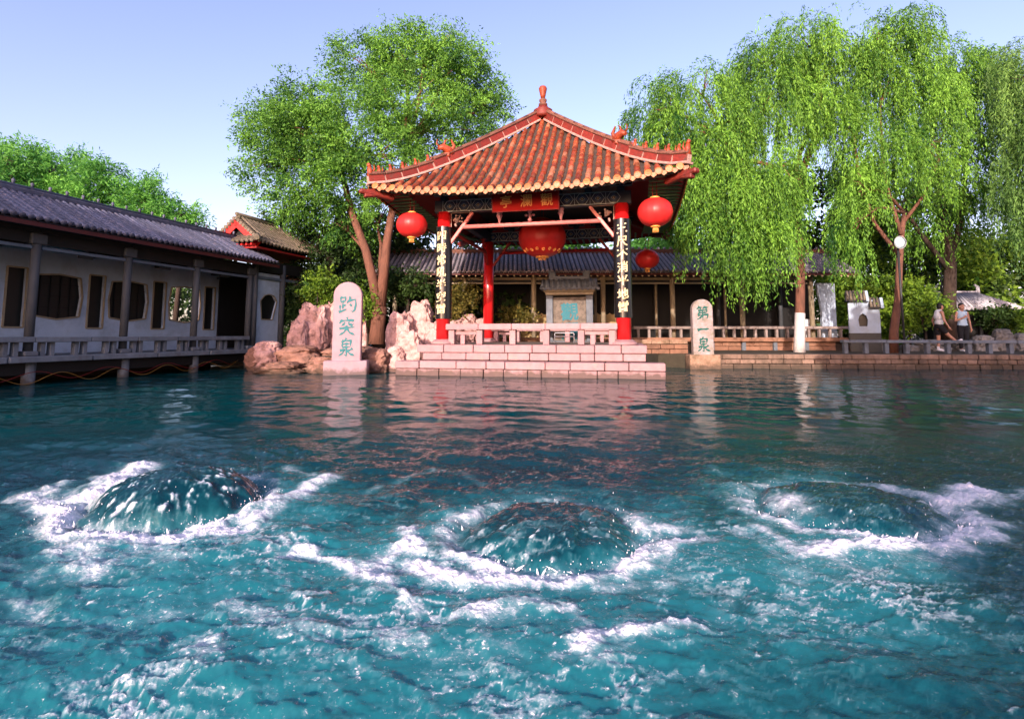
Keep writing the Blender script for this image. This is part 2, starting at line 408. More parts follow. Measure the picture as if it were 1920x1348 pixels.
# brush-written characters of the two waterside steles: strokes as point lists on a 100 x 100 field (y down)
BRUSH = {
 '趵': [[(13,11),(14,36)], [(12,12),(39,9),(37,34)], [(14,34),(37,31)], [(25,34),(25,80)], [(26,55),(43,51)], [(10,52),(11,84)], [(4,91),(24,84),(45,74)],
        [(64,5),(58,24),(46,42)], [(57,26),(92,20),(94,48),(88,78),(76,90),(66,80)], [(62,46),(74,60)]],
 '突': [[(49,1),(53,13)], [(16,20),(11,38)], [(16,22),(50,18),(86,17),(78,31)], [(38,28),(32,40),(20,50)], [(58,27),(61,40),(78,44),(84,36)],
        [(10,64),(50,58),(90,55)], [(48,46),(46,66),(34,84),(10,99)], [(50,63),(64,84),(92,98)], [(68,41),(78,50)]],
 '泉': [[(50,0),(40,13)], [(27,15),(28,50)], [(27,17),(73,13),(70,50)], [(29,33),(69,30)], [(29,50),(70,46)], [(50,52),(51,97),(40,89)],
        [(16,68),(41,62),(30,82),(10,96)], [(82,56),(60,71)], [(53,66),(68,84),(95,96)]],
 '第': [[(27,2),(20,14),(10,23)], [(21,13),(44,11)], [(32,14),(37,24)], [(64,2),(57,14),(49,22)], [(58,12),(88,9)], [(70,13),(76,23)], [(20,32),(78,28),(76,45)],
        [(23,47),(76,44)], [(23,47),(18,64)], [(18,64),(84,58),(80,84),(68,80)], [(49,30),(50,99)], [(47,62),(34,80),(10,92)]],
 '一': [[(6,58),(30,50),(70,50),(95,46)]]}
def brush(ch, size, depth):
    vs, fs = [], []
    for si, pts in enumerate(BRUSH[ch]):
        P = [Vector((p[0] / 100 - .5, .5 - p[1] / 100)) for p in pts]
        Q = []
        for i in range(len(P) - 1):
            n = max(3, int((P[i + 1] - P[i]).length / .04))
            Q += [P[i].lerp(P[i + 1], k / n) for k in range(n)]
        Q.append(P[-1]); n = len(Q); d = depth + .0005 * si; o = len(vs)
        w0 = .085 if ch == '一' else .060
        for i, q in enumerate(Q):
            t = (Q[min(i + 1, n - 1)] - Q[max(i - 1, 0)]).normalized(); nr = Vector((-t.y, t.x)); u = i / (n - 1)
            w = w0 * (.55 + .75 * max(0, 1 - u * 5) + .35 * sin(u * 3.1) ** 2 + .25 * sin(9 * u + si)) * (1 if u < .82 else max(.25, 1 - (u - .82) * 3.6)) * (.8 + .3 * abs(nr.y))
            for e in (1, -1):
                c = (q + nr * w * e) * size; vs += [(c.x, -d, c.y), (c.x, depth * .3, c.y)]
        for i in range(n - 1):
            a = o + 4 * i; b = a + 4
            fs += [(a, b, b + 2, a + 2), (a + 1, b + 1, b, a), (a + 2, b + 2, b + 3, a + 3)]
        fs += [(o, o + 2, o + 3, o + 1), (o + 4 * n - 4, o + 4 * n - 3, o + 4 * n - 1, o + 4 * n - 2)]
    return np.array(vs), fs
def set_struct(o): o['kind'] = 'structure'; return o

# ------------------------------------------------------------------ water with three spring boils
GROUND_Z = .42
BOILS = [(-2.02, 3.30, .43, .44, .185), (.19, 2.82, .40, .40, .085), (1.98, 3.24, .46, .44, .07)]
SEGS = [  # foam streaks: start, end (photo directions), half width in metres, strength
 (60,935,190,1000,.13,1.0),(190,1000,330,1008,.13,1.1),(330,1000,470,990,.10,1.1),(470,975,610,900,.09,.9),(610,905,540,878,.06,.6),
 (175,940,255,878,.16,1.2),(150,990,170,1075,.12,.7),(60,935,130,905,.08,.6),(400,1010,540,1030,.10,.5),(250,1010,330,1060,.12,.6),
 (560,1028,650,1060,.05,.9),(650,1060,735,1102,.055,1.0),(735,1102,765,1150,.04,.8),(690,1065,775,1012,.08,.9),(765,998,795,1040,.07,1.2),
 (770,1062,880,1088,.08,1.1),(880,1088,1010,1092,.075,1.2),(1010,1092,1120,1078,.07,1.1),(1120,1078,1215,1052,.07,.9),(1215,1052,1310,1012,.08,.9),
 (1170,975,1300,995,.06,.7),(1190,980,1235,1012,.06,.8),(1130,1105,1290,1080,.07,.5),
 (870,1168,960,1148,.05,.9),(960,1148,1060,1150,.04,.7),(1060,1150,1110,1180,.04,.5),(1090,1222,1190,1192,.05,1.1),(1190,1192,1295,1180,.05,1.0),
 (1040,1225,1130,1245,.04,.6),(735,1192,790,1205,.05,.6),(850,1240,960,1230,.05,.5),(1290,1180,1400,1120,.06,.4),
 (430,1135,490,1150,.08,.7),(300,1290,370,1255,.07,.6),(500,1165,610,1215,.06,.45),(200,1180,330,1150,.07,.4),(360,1230,400,1215,.04,.7),
 (1435,995,1500,1035,.08,.8),(1500,1035,1610,1032,.09,1.1),(1610,1032,1710,1012,.09,1.1),(1710,1012,1775,985,.08,1.0),(1750,965,1840,922,.13,1.1),
 (1830,950,1930,925,.10,.7),(1475,975,1545,950,.10,.8),(1395,1000,1450,1045,.06,.5),(1500,1075,1720,1045,.18,.42),(1560,1100,1650,1080,.1,.3),
 (1330,880,1400,905,.05,.35),(680,925,820,880,.07,.35),(820,880,900,905,.05,.3),(20,1130,80,1150,.06,.6),(0,1060,60,1090,.06,.4)]
def seg_list():
    out = []
    for u1, v1, u2, v2, w, s in SEGS:
        a, b = ground_at(u1, v1), ground_at(u2, v2); out.append((a.x, a.y, b.x, b.y, w, s))
    return out
AER = [(480,1230,.75,.9),(240,1290,.6,.6),(1000,1190,.7,.75),(1420,1090,.6,.65),(700,1130,.5,.5),(300,1080,.7,.7),(1650,1060,.8,.7),(850,1310,.5,.6),(560,1000,.8,.35)]
def build_water():
    NX, NY = 880, 470
    ys = 1.2 * (18.5 / 1.2) ** (np.linspace(0, 1, NY) ** .92)
    ks = np.linspace(-1.6, 1.6, NX)
    Y = np.repeat(ys[:, None], NX, 1); X = ks[None, :] * (Y + .15)
    Y = Y + 0
    z = np.zeros_like(X)
    r = np.random.default_rng(3)
    warp = fbm(X * .5, Y * .5, 91, 3)
    for i in range(46):
        lam = .13 * (11.0 ** r.random()); th = r.normal(pi / 2, .75)
        kx, ky = cos(th) * 2 * pi / lam, sin(th) * 2 * pi / lam
        fade = 1 / (1 + (Y / (lam * 60)) ** 2)
        z += (.0019 if lam < .25 or lam > .9 else .0027) * lam ** .85 * np.sin(kx * X + ky * Y + r.random() * 6.28 + warp * 2.0) * fade * (.8 + .5 * perlin(X * .7 + i, Y * .7, 5 + i))
    near = smooth01(7.5, 3.6, np.hypot(X * .55, Y)) * smooth01(1.58, 1.3, np.abs(ks[None, :]) + 0 * X)          # churned water round the springs
    turb = fbm(X * 2.1, Y * 2.6, 40, 5, .55)
    rdg = 1 - np.abs(fbm(X * 3.1 + turb, Y * 3.8, 60, 4, .5)) * 2
    chop = fbm(X * 9, Y * 12, 45, 4, .62); fine = 1 - np.abs(fbm(X * 14 + turb * 2, Y * 18, 47, 4, .6)) * 2
    z += near * (.008 * chop + .005 * fine)
    z += near * (.045 * turb + .016 * rdg * rdg) * (.55 + .45 * smooth01(2.2, -1.5, X))
    foam = np.zeros_like(X); aer = np.zeros_like(X); dome = np.zeros_like(X)
    wx = X + .10 * fbm(X * 4, Y * 4, 71, 4); wy = Y + .12 * fbm(X * 4, Y * 4, 72, 4)
    for ax, ay, bx, by, w, s in seg_list():
        dx, dy = bx - ax, by - ay; L = dx * dx + dy * dy + 1e-9
        t = np.clip(((wx - ax) * dx + (wy - ay) * dy) / L, 0, 1)
        d = np.hypot(wx - ax - t * dx, wy - ay - t * dy)
        foam = np.maximum(foam, s * np.exp(-(d / w) ** 2 * .9))
    for u, v, rad, s in AER:
        p = ground_at(u, v); aer += s * np.exp(-(((X - p.x) / rad) ** 2 + ((Y - p.y) / (rad * 1.1)) ** 2))
    zone = np.full(X.shape, -1)
    for bi, (cx, cy, rx, ry, h) in enumerate(BOILS):
        nz = fbm(X * 2.5, Y * 2.5, 80 + bi, 3)
        dx, dy = (X - cx) / rx, (Y - cy) / ry
        rho = np.hypot(dx, dy) * (1 + .20 * nz + .10 * fbm(X * 7, Y * 7, 85 + bi, 3)); th = np.arctan2(dy, dx)
        core = np.clip(1 - np.clip(rho / 1.05, 0, 1) ** 2.3, 0, 1) ** .85
        inner = smooth01(1.25, .8, rho)
        z = z * (1 - .75 * inner) + h * core - .028 * np.exp(-((rho - 1.12) / .14) ** 2)
        st = .5 * perlin(th * 9 + 30 + nz, rho * 2.6 + 5, 100 + bi) + .6 * perlin(th * 21 + 9, rho * 5.5 + nz, 110 + bi) + .6 * perlin(X * 24, Y * 20, 111)
        z += inner * core ** .3 * (.006 * st + .030 * fbm(X * 9, Y * 9, 120 + bi, 3)) * (.5 + rho)
        ring = np.exp(-((rho - 1.30) / .22) ** 2) * (.75 + .35 * np.sin(-th) + .5 * nz)
        foam = foam * (1 - inner * .85); foam = np.maximum(foam, np.clip(ring, 0, 1.2))
        streak = smooth01((.02, .22, .12)[bi], (.75, .9, .85)[bi], st + .5 * fbm(X * 22, Y * 22, 115, 3)) * inner * smooth01(.05, .55, rho)
        foam = np.maximum(foam, streak * (1.15 if bi == 0 else .80))
        if bi == 0: foam = np.maximum(foam, 1.15 * np.exp(-(((X - cx + .40) / .12) ** 2 + ((Y - cy - .02) / .2) ** 2)))
        if bi == 2: foam = np.maximum(foam, .9 * np.exp(-(((X - cx + .36) / .13) ** 2 + ((Y - cy + .02) / .25) ** 2)))
        aer += .35 * np.exp(-((rho - 1.5) / .7) ** 2); dome += inner
        zone[(rho < 1.55) & (zone < 0)] = bi
    fn = fbm(X * 6.5, Y * 7.5, 31, 5, .62)
    rid = 1 - np.abs(fbm(X * 5 + fn, Y * 6, 35, 5, .6)) * 2.2
    spots = smooth01(.30, .62, fbm(X * 15, Y * 17, 51, 3, .6)) * near * .55
    lace = smooth01(.62, .98, rid) * near * (.10 + .55 * np.clip(aer, 0, 1)) * (.6 + .8 * fbm(X * 1.7, Y * 1.7, 57, 2))
    foam = np.clip(foam * (.82 + .95 * fn) + .3 * np.maximum(foam - .75, 0), 0, 1.4)
    foam = np.maximum(foam, np.clip(lace, 0, .8)); foam = np.maximum(foam, spots * 1.05 * (dome < .5))
    fz = smooth01(.3, 1.0, foam)
    fz = fz * (1 - .8 * np.clip(dome, 0, 1))
    z += fz * (.010 + .024 * np.abs(fbm(X * 11, Y * 11, 131, 4, .6))) + fz * fz * .018 * np.clip(fbm(X * 26, Y * 26, 133, 3, .6), -.3, 1)
    fl = fbm(X * 2.2 + turb, Y * 3.0 + turb, 141, 6, .66); fl2 = fbm(X * 7 + fl * 2, Y * 11, 143, 4, .6)
    aer = np.clip((aer * (.80 + 1.3 * fl) + .30 * fl2 + .06) * near * (1 - .6 * np.clip(dome, 0, 1)) * smooth01(2.6, .9, X - .55 * (Y - 1.8)), 0, 1.1)  # bubbles, faded out at the near right to put shade into the water colour
    V = np.stack([X, Y, z], -1).reshape(-1, 3)
    idx = np.arange(NX * NY).reshape(NY, NX)
    Q = np.stack([idx[:-1, :-1], idx[:-1, 1:], idx[1:, 1:], idx[1:, :-1]], -1).reshape(-1, 4)
    zq = zone[:-1, :-1].reshape(-1)
    attrs = dict(foam=foam.ravel(), aeration_shade=aer.ravel(), near=near.ravel())

    m, n, l, b = newmat('spring_water')
    def attr(nm):
        a = n.new('ShaderNodeAttribute'); a.attribute_name = nm; return a.outputs['Fac']
    geo = n.new('ShaderNodeNewGeometry')
    nz = n.new('ShaderNodeTexNoise'); nz.inputs['Scale'].default_value = 30; nz.inputs['Detail'].default_value = 7; nz.inputs['Roughness'].default_value = .7
    l.new(geo.outputs['Position'], nz.inputs['Vector'])
    big = n.new('ShaderNodeTexNoise'); big.inputs['Scale'].default_value = .55; big.inputs['Detail'].default_value = 3
    l.new(geo.outputs['Position'], big.inputs['Vector'])
    deep = n.new('ShaderNodeMix'); deep.data_type = 'RGBA'; l.new(big.outputs[0], deep.inputs[0])
    deep.inputs[6].default_value = (.001, .062, .054, 1); deep.inputs[7].default_value = (.001, .056, .082, 1)
    mid = n.new('ShaderNodeMix'); mid.data_type = 'RGBA'; mid.inputs[7].default_value = (.0010, .040, .058, 1)
    l.new(attr('near'), mid.inputs[0]); l.new(deep.outputs[2], mid.inputs[6])
    aern = n.new('ShaderNodeMath'); aern.operation = 'MULTIPLY_ADD'
    l.new(nz.outputs[0], aern.inputs[0]); aern.inputs[1].default_value = .55; l.new(attr('aeration_shade'), aern.inputs[2])
    aerm = n.new('ShaderNodeMapRange'); aerm.inputs['From Min'].default_value = .40; aerm.inputs['From Max'].default_value = 1.2
    l.new(aern.outputs[0], aerm.inputs[0])
    mx = n.new('ShaderNodeMix'); mx.data_type = 'RGBA'
    l.new(aerm.outputs[0], mx.inputs[0]); l.new(mid.outputs[2], mx.inputs[6]); mx.inputs[7].default_value = (.015, .175, .205, 1)
    milk = n.new('ShaderNodeMix'); milk.data_type = 'RGBA'; milk.inputs[7].default_value = (.12, .36, .40, 1)
    mm = n.new('ShaderNodeMapRange'); mm.inputs['From Min'].default_value = .08; mm.inputs['From Max'].default_value = .9; mm.inputs['To Max'].default_value = .85
    l.new(attr('foam'), mm.inputs[0]); l.new(mm.outputs[0], milk.inputs[0]); l.new(mx.outputs[2], milk.inputs[6])
    rip = n.new('ShaderNodeTexNoise'); rip.inputs['Scale'].default_value = 9; rip.inputs['Detail'].default_value = 4
    mp = n.new('ShaderNodeMapping'); mp.inputs['Scale'].default_value = (.55, 1.5, 1); l.new(geo.outputs['Position'], mp.inputs[0]); l.new(mp.outputs[0], rip.inputs['Vector'])
    bp = n.new('ShaderNodeBump'); bp.inputs['Strength'].default_value = .14; bp.inputs['Distance'].default_value = .03
    l.new(rip.outputs[0], bp.inputs['Height'])
    rip2 = n.new('ShaderNodeTexNoise'); rip2.inputs['Scale'].default_value = 38; rip2.inputs['Detail'].default_value = 5; rip2.inputs['Roughness'].default_value = .65
    mp2 = n.new('ShaderNodeMapping'); mp2.inputs['Scale'].default_value = (.7, 1.2, 1); l.new(geo.outputs['Position'], mp2.inputs[0]); l.new(mp2.outputs[0], rip2.inputs['Vector'])
    bs = n.new('ShaderNodeMath'); bs.operation = 'MULTIPLY'; bs.inputs[1].default_value = .55; l.new(attr('near'), bs.inputs[0])
    bpn = n.new('ShaderNodeBump'); bpn.inputs['Distance'].default_value = .012; l.new(bs.outputs[0], bpn.inputs['Strength'])
    l.new(rip2.outputs[0], bpn.inputs['Height']); l.new(bp.outputs[0], bpn.inputs['Normal'])
    nup = n.new('ShaderNodeMix'); nup.data_type = 'VECTOR'; nup.inputs[0].default_value = .38; nup.inputs[4].default_value = (0, 0, 1); l.new(geo.outputs['Normal'], nup.inputs[5])
    body = n.new('ShaderNodeBsdfDiffuse'); l.new(milk.outputs[2], body.inputs[0]); l.new(nup.outputs[1], body.inputs['Normal'])
    gl = n.new('ShaderNodeBsdfGlossy'); gl.inputs['Roughness'].default_value = .045; l.new(bpn.outputs[0], gl.inputs['Normal'])
    fr = n.new('ShaderNodeFresnel'); fr.inputs['IOR'].default_value = 1.33; l.new(bpn.outputs[0], fr.inputs['Normal'])
    wat = n.new('ShaderNodeMixShader'); l.new(fr.outputs[0], wat.inputs[0]); l.new(body.outputs[0], wat.inputs[1]); l.new(gl.outputs[0], wat.inputs[2])
    fb = n.new('ShaderNodeBsdfPrincipled'); fb.inputs['Base Color'].default_value = (.86, .82, .88, 1); fb.inputs['Roughness'].default_value = .6
    bp2 = n.new('ShaderNodeBump'); bp2.inputs['Strength'].default_value = .7; bp2.inputs['Distance'].default_value = .02
    nz2 = n.new('ShaderNodeTexNoise'); nz2.inputs['Scale'].default_value = 60; nz2.inputs['Detail'].default_value = 4; l.new(geo.outputs['Position'], nz2.inputs['Vector'])
    l.new(nz2.outputs[0], bp2.inputs['Height']); l.new(bp2.outputs[0], fb.inputs['Normal'])
    ad = n.new('ShaderNodeMath'); ad.operation = 'MULTIPLY_ADD'; l.new(nz.outputs[0], ad.inputs[0]); ad.inputs[1].default_value = .9; l.new(attr('foam'), ad.inputs[2])
    sp = n.new('ShaderNodeTexNoise'); sp.inputs['Scale'].default_value = 62; sp.inputs['Detail'].default_value = 3; sp.inputs['Roughness'].default_value = .7; l.new(geo.outputs['Position'], sp.inputs['Vector'])
    sr = n.new('ShaderNodeMapRange'); sr.inputs['From Min'].default_value = .57; sr.inputs['From Max'].default_value = .74; l.new(sp.outputs[0], sr.inputs[0])
    sa = n.new('ShaderNodeMath'); sa.operation = 'MULTIPLY_ADD'; l.new(attr('aeration_shade'), sa.inputs[0]); sa.inputs[1].default_value = .6; sa.inputs[2].default_value = .06
    sn = n.new('ShaderNodeMath'); sn.operation = 'MULTIPLY'; l.new(sa.outputs[0], sn.inputs[0]); l.new(attr('near'), sn.inputs[1])
    sm_ = n.new('ShaderNodeMath'); sm_.operation = 'MULTIPLY'; l.new(sr.outputs[0], sm_.inputs[0]); l.new(sn.outputs[0], sm_.inputs[1])
    ad0 = ad; ad = n.new('ShaderNodeMath'); ad.operation = 'ADD'; l.new(ad0.outputs[0], ad.inputs[0]); l.new(sm_.outputs[0], ad.inputs[1])
    mr = n.new('ShaderNodeMapRange'); mr.inputs['From Min'].default_value = .68; mr.inputs['From Max'].default_value = 1.62; mr.interpolation_type = 'SMOOTHSTEP'
    l.new(ad.outputs[0], mr.inputs[0])
    ms = n.new('ShaderNodeMixShader'); l.new(mr.outputs[0], ms.inputs[0]); l.new(wat.outputs[0], ms.inputs[1]); l.new(fb.outputs[0], ms.inputs[2])
    l.new(ms.outputs[0], n['Material Output'].inputs[0])
    MT['water'] = m; MT['foam'] = pbr('foam_white', (.86, .82, .88), (.80, .80, .86), 20, .5, .1, rv=0)

    # the open pond outside the finely modelled part
    W = 60.0; y0, y1 = ys[0], ys[-1]; kx = 1.6
    extra = np.array([(-W, -20, 0), (W, -20, 0), (W, y0, 0), (kx * (y0 + .15), y0, 0), (-kx * (y0 + .15), y0, 0), (-W, y0, 0),
                      (W, y1, 0), (kx * (y1 + .15), y1, 0), (-kx * (y1 + .15), y1, 0), (-W, y1, 0), (W, 45, 0), (-W, 45, 0)], float)
    o = len(V)
    eq = np.array([(0, 1, 2, 5), (4, 3, 3, 4), (5, 4, 8, 9), (3, 2, 6, 7), (9, 6, 10, 11)]) + o
    eq = np.delete(eq, 1, 0)
    def sub(mask, name, add=False):
        q = Q[mask]
        if add:
            VV = np.concatenate([V, extra]); A = {k: np.concatenate([v, np.zeros(len(extra))]) for k, v in attrs.items()}; q = np.concatenate([q, eq])
        else: VV, A = V, attrs
        used, inv = np.unique(q, return_inverse=True)
        return np_mesh(name, VV[used], inv.reshape(q.shape), m, True, {k: v[used] for k, v in A.items()})
    w = set_struct(link('water', sub(zq < 0, 'water', True)))
    labs = ['tall white streaked dome of spring water welling up, leftmost of the three', 'smooth dark green dome of spring water nearest the viewer, between the other two',
            'low broad dome of spring water at the right with foam trailing off']
    objs = []
    for bi in range(3):
        o = link('spring_boil', sub(zq == bi, 'spring_boil')); tag(o, labs[bi], 'water spring', 'springs boiling up in the pond'); objs.append(o)
    # flying drops and splash tongues
    ico = [(0, 0, 1), (.89, 0, .45), (.28, .85, .45), (-.72, .53, .45), (-.72, -.53, .45), (.28, -.85, .45), (.72, .53, -.45), (-.28, .85, -.45), (-.89, 0, -.45), (-.28, -.85, -.45), (.72, -.53, -.45), (0, 0, -1)]
    icf = [(0,1,2),(0,2,3),(0,3,4),(0,4,5),(0,5,1),(1,6,2),(2,7,3),(3,8,4),(4,9,5),(5,10,1),(2,6,7),(3,7,8),(4,8,9),(5,9,10),(1,10,6),(6,11,7),(7,11,8),(8,11,9),(9,11,10),(10,11,6)]
    r = random.Random(11)
    zz = z
    def height(x, y):
        j = int(np.clip(np.searchsorted(ys, y), 0, NY - 1)); i = int(np.clip((x / (ys[j] + .15) + 1.6) / 3.2 * (NX - 1), 0, NX - 1)); return zz[j, i]
    for bi, (cx, cy, rx, ry, h) in enumerate(BOILS):
        mb = MB()
        for k in range(260 if bi == 0 else 170):
            a = r.gauss(-pi / 2, 1.5); q = r.gauss(1.25, .14) if r.random() < .9 else r.uniform(.5, 1.5)
            x, y = cx + rx * q * cos(a), cy + ry * q * sin(a)
            s = r.uniform(.0010, .0026) * (1 if r.random() < .92 else 1.8)
            zc = height(x, y) + (r.expovariate(1 / .022) if q > .9 else r.uniform(.0, .012))
            st = r.uniform(1, 2.4); tx = r.gauss(0, .4)
            mb.add([(x + p[0] * s + p[2] * s * tx, y + p[1] * s, zc + p[2] * s * st) for p in ico], icf, True)
        for k in range(30 if bi == 0 else 20):                   # little tongues where the dome meets the foam
            a = r.gauss(-pi / 2, .75); x, y = cx + rx * 1.12 * cos(a), cy + ry * 1.12 * sin(a)
            zb = height(x, y) - .01; L = r.uniform(.012, .04); dx, dy = r.gauss(0, .010), r.gauss(-.005, .008); w_ = r.uniform(.004, .010)
            mb.tube([(x, y, zb), (x + dx, y + dy, zb + L * .6), (x + 2 * dx, y + 2 * dy, zb + L)], [w_, w_ * .6, w_ * .12], 6)
        o = mb.build('spray', MT['foam'], objs[bi], kind='stuff')
build_water()

# ------------------------------------------------------------------ ground
def build_ground():
    shore = [(-60, 24), (-11.5, 22.5), (-7.6, 18.6), (-6.2, 15.6), (-4.9, 14.9), (-3.2, 14.6), (-1.9, 15.2), (.5, 15.6), (3.6, 15.5), (4.6, 16.9), (5.3, 16.3), (16.5, 15.7), (60, 15.2)]
    mb = MB(); n = len(shore)
    vs = [(x, y, GROUND_Z) for x, y in shore] + [(x, y, -1.2) for x, y in shore] + [(400, 15.2, GROUND_Z), (400, 600, GROUND_Z), (-400, 600, GROUND_Z), (-400, 24, GROUND_Z)]
    fs = [(i, i + n, i + 1 + n, i + 1) for i in range(n - 1)]
    fs.append(list(range(n)) + [2 * n, 2 * n + 1, 2 * n + 2, 2 * n + 3])
    mb.add(vs, fs)
    set_struct(mb.build('ground', MT['soil']))
build_ground()

# ------------------------------------------------------------------ the red pavilion
PX, PY, PYAW = .982, 16.285, -.214
A, EV = 2.389, 3.92                        # half column spacing, half eave
FLOOR = .755
def zroof(r, x=0.0):
    t = max(0.0, 1 - r / EV)
    return 4.46 + 3.28 * t ** 1.13 + .30 * (abs(x) / EV) ** 2.6 * (r / EV) ** 2
def build_platform():
    t = thing('stone_platform', 'stepped pink stone block platform under the red pavilion rising from the water', 'platform', (PX, PY, 0), PYAW)
    r = random.Random(5)
    core = MB(); core.box((0, .1, .20), (5.5, 5.9, .94)); core.box((0.03, -3.0, .02), (6.3, .84, .60))
    core.build('core', MT['embankd'], t)
    def course(y, x0, x1, z0, z1, n, off, depth=.5):
        xs = [x0]
        for i in range(1, n): xs.append(x0 + (x1 - x0) * (i + off + r.uniform(-.22, .22)) / n)
        xs.append(x1)
        for i in range(n):
            w = xs[i + 1] - xs[i] - .016; h = z1 - z0 - .012
            mb = MB(); mb.box((0, 0, 0), (w, depth, h), .014)
            mb.build('stone', MT['stone'], t, ((xs[i] + xs[i + 1]) / 2, y + depth / 2 + r.uniform(-.012, .012), (z0 + z1) / 2 + r.uniform(-.003, .003)), (r.uniform(-.006, .006), 0, r.uniform(-.006, .006)))
    course(-3.50, -3.25, 3.31, -.02, .17, 12, .0)
    course(-3.54, -3.25, 3.31, .17, .36, 9, .1)
    course(-2.98, -2.74, 2.90, .36, .55, 10, .05)
    course(-3.02, -2.88, 2.93, .55, FLOOR, 8, .1)
    for s, x in ((-1, -2.86), (1, 2.9)):                       # side courses and paving
        for z0, z1, k in ((.36, .55, 0), (.55, FLOOR, .3)):
            for i in range(6):
                mb = MB(); mb.box((0, 0, 0), (.4, .93, z1 - z0 - .012), .014)
                mb.build('stone', MT['stone'], t, (x - s * .2, -2.05 + i * .95 + k * .2, (z0 + z1) / 2))
    for i in range(5):
        for j in range(5):
            mb = MB(); mb.box((0, 0, 0), (.98, .98, .06), .008)
            mb.build('paving_slab', MT['paving'], t, (-1.98 + i * .99, -1.98 + j * .99, FLOOR - .033))
build_platform()

def text_on_column(parent, chars, x, y, rad, z_top, z_bot, size, mat, seed):
    n = len(chars)
    for i, ch in enumerate(chars):
        V, fs = glyph(ch, size, .010, .022, .14, .25, seed + i * 1.3)
        zc = z_top + (z_bot - z_top) * (i + .5) / n
        mb = MB(); vs = []
        for vx, vy, vz in V:
            a = vx / rad; rr = rad - vy
            vs.append((x + rr * sin(a), y - rr * cos(a), zc + vz))
        mb.add(vs, fs); mb.build('character', mat, parent)

def tile_mesh(L, r0, r1, name, mat, n=6):
    mb = MB(); vs = []; fs = []
    for y, r in ((0, r0), (.02, r0), (L, r1)):
        for k in range(n + 1):
            a = pi * k / n; vs.append((r * cos(a), y, r * sin(a)))
    for i in range(2):
        for k in range(n): fs.append((i * (n + 1) + k, i * (n + 1) + k + 1, (i + 1) * (n + 1) + k + 1, (i + 1) * (n + 1) + k))
    mb.add(vs, fs, True); mb.add(vs[:n + 1], [list(range(n + 1))[::-1]])
    me = bpy.data.meshes.new(name); me.from_pydata(mb.v, [], mb.f); me.polygons.foreach_set('use_smooth', mb.sm); me.materials.append(mat); me.update()
    return me

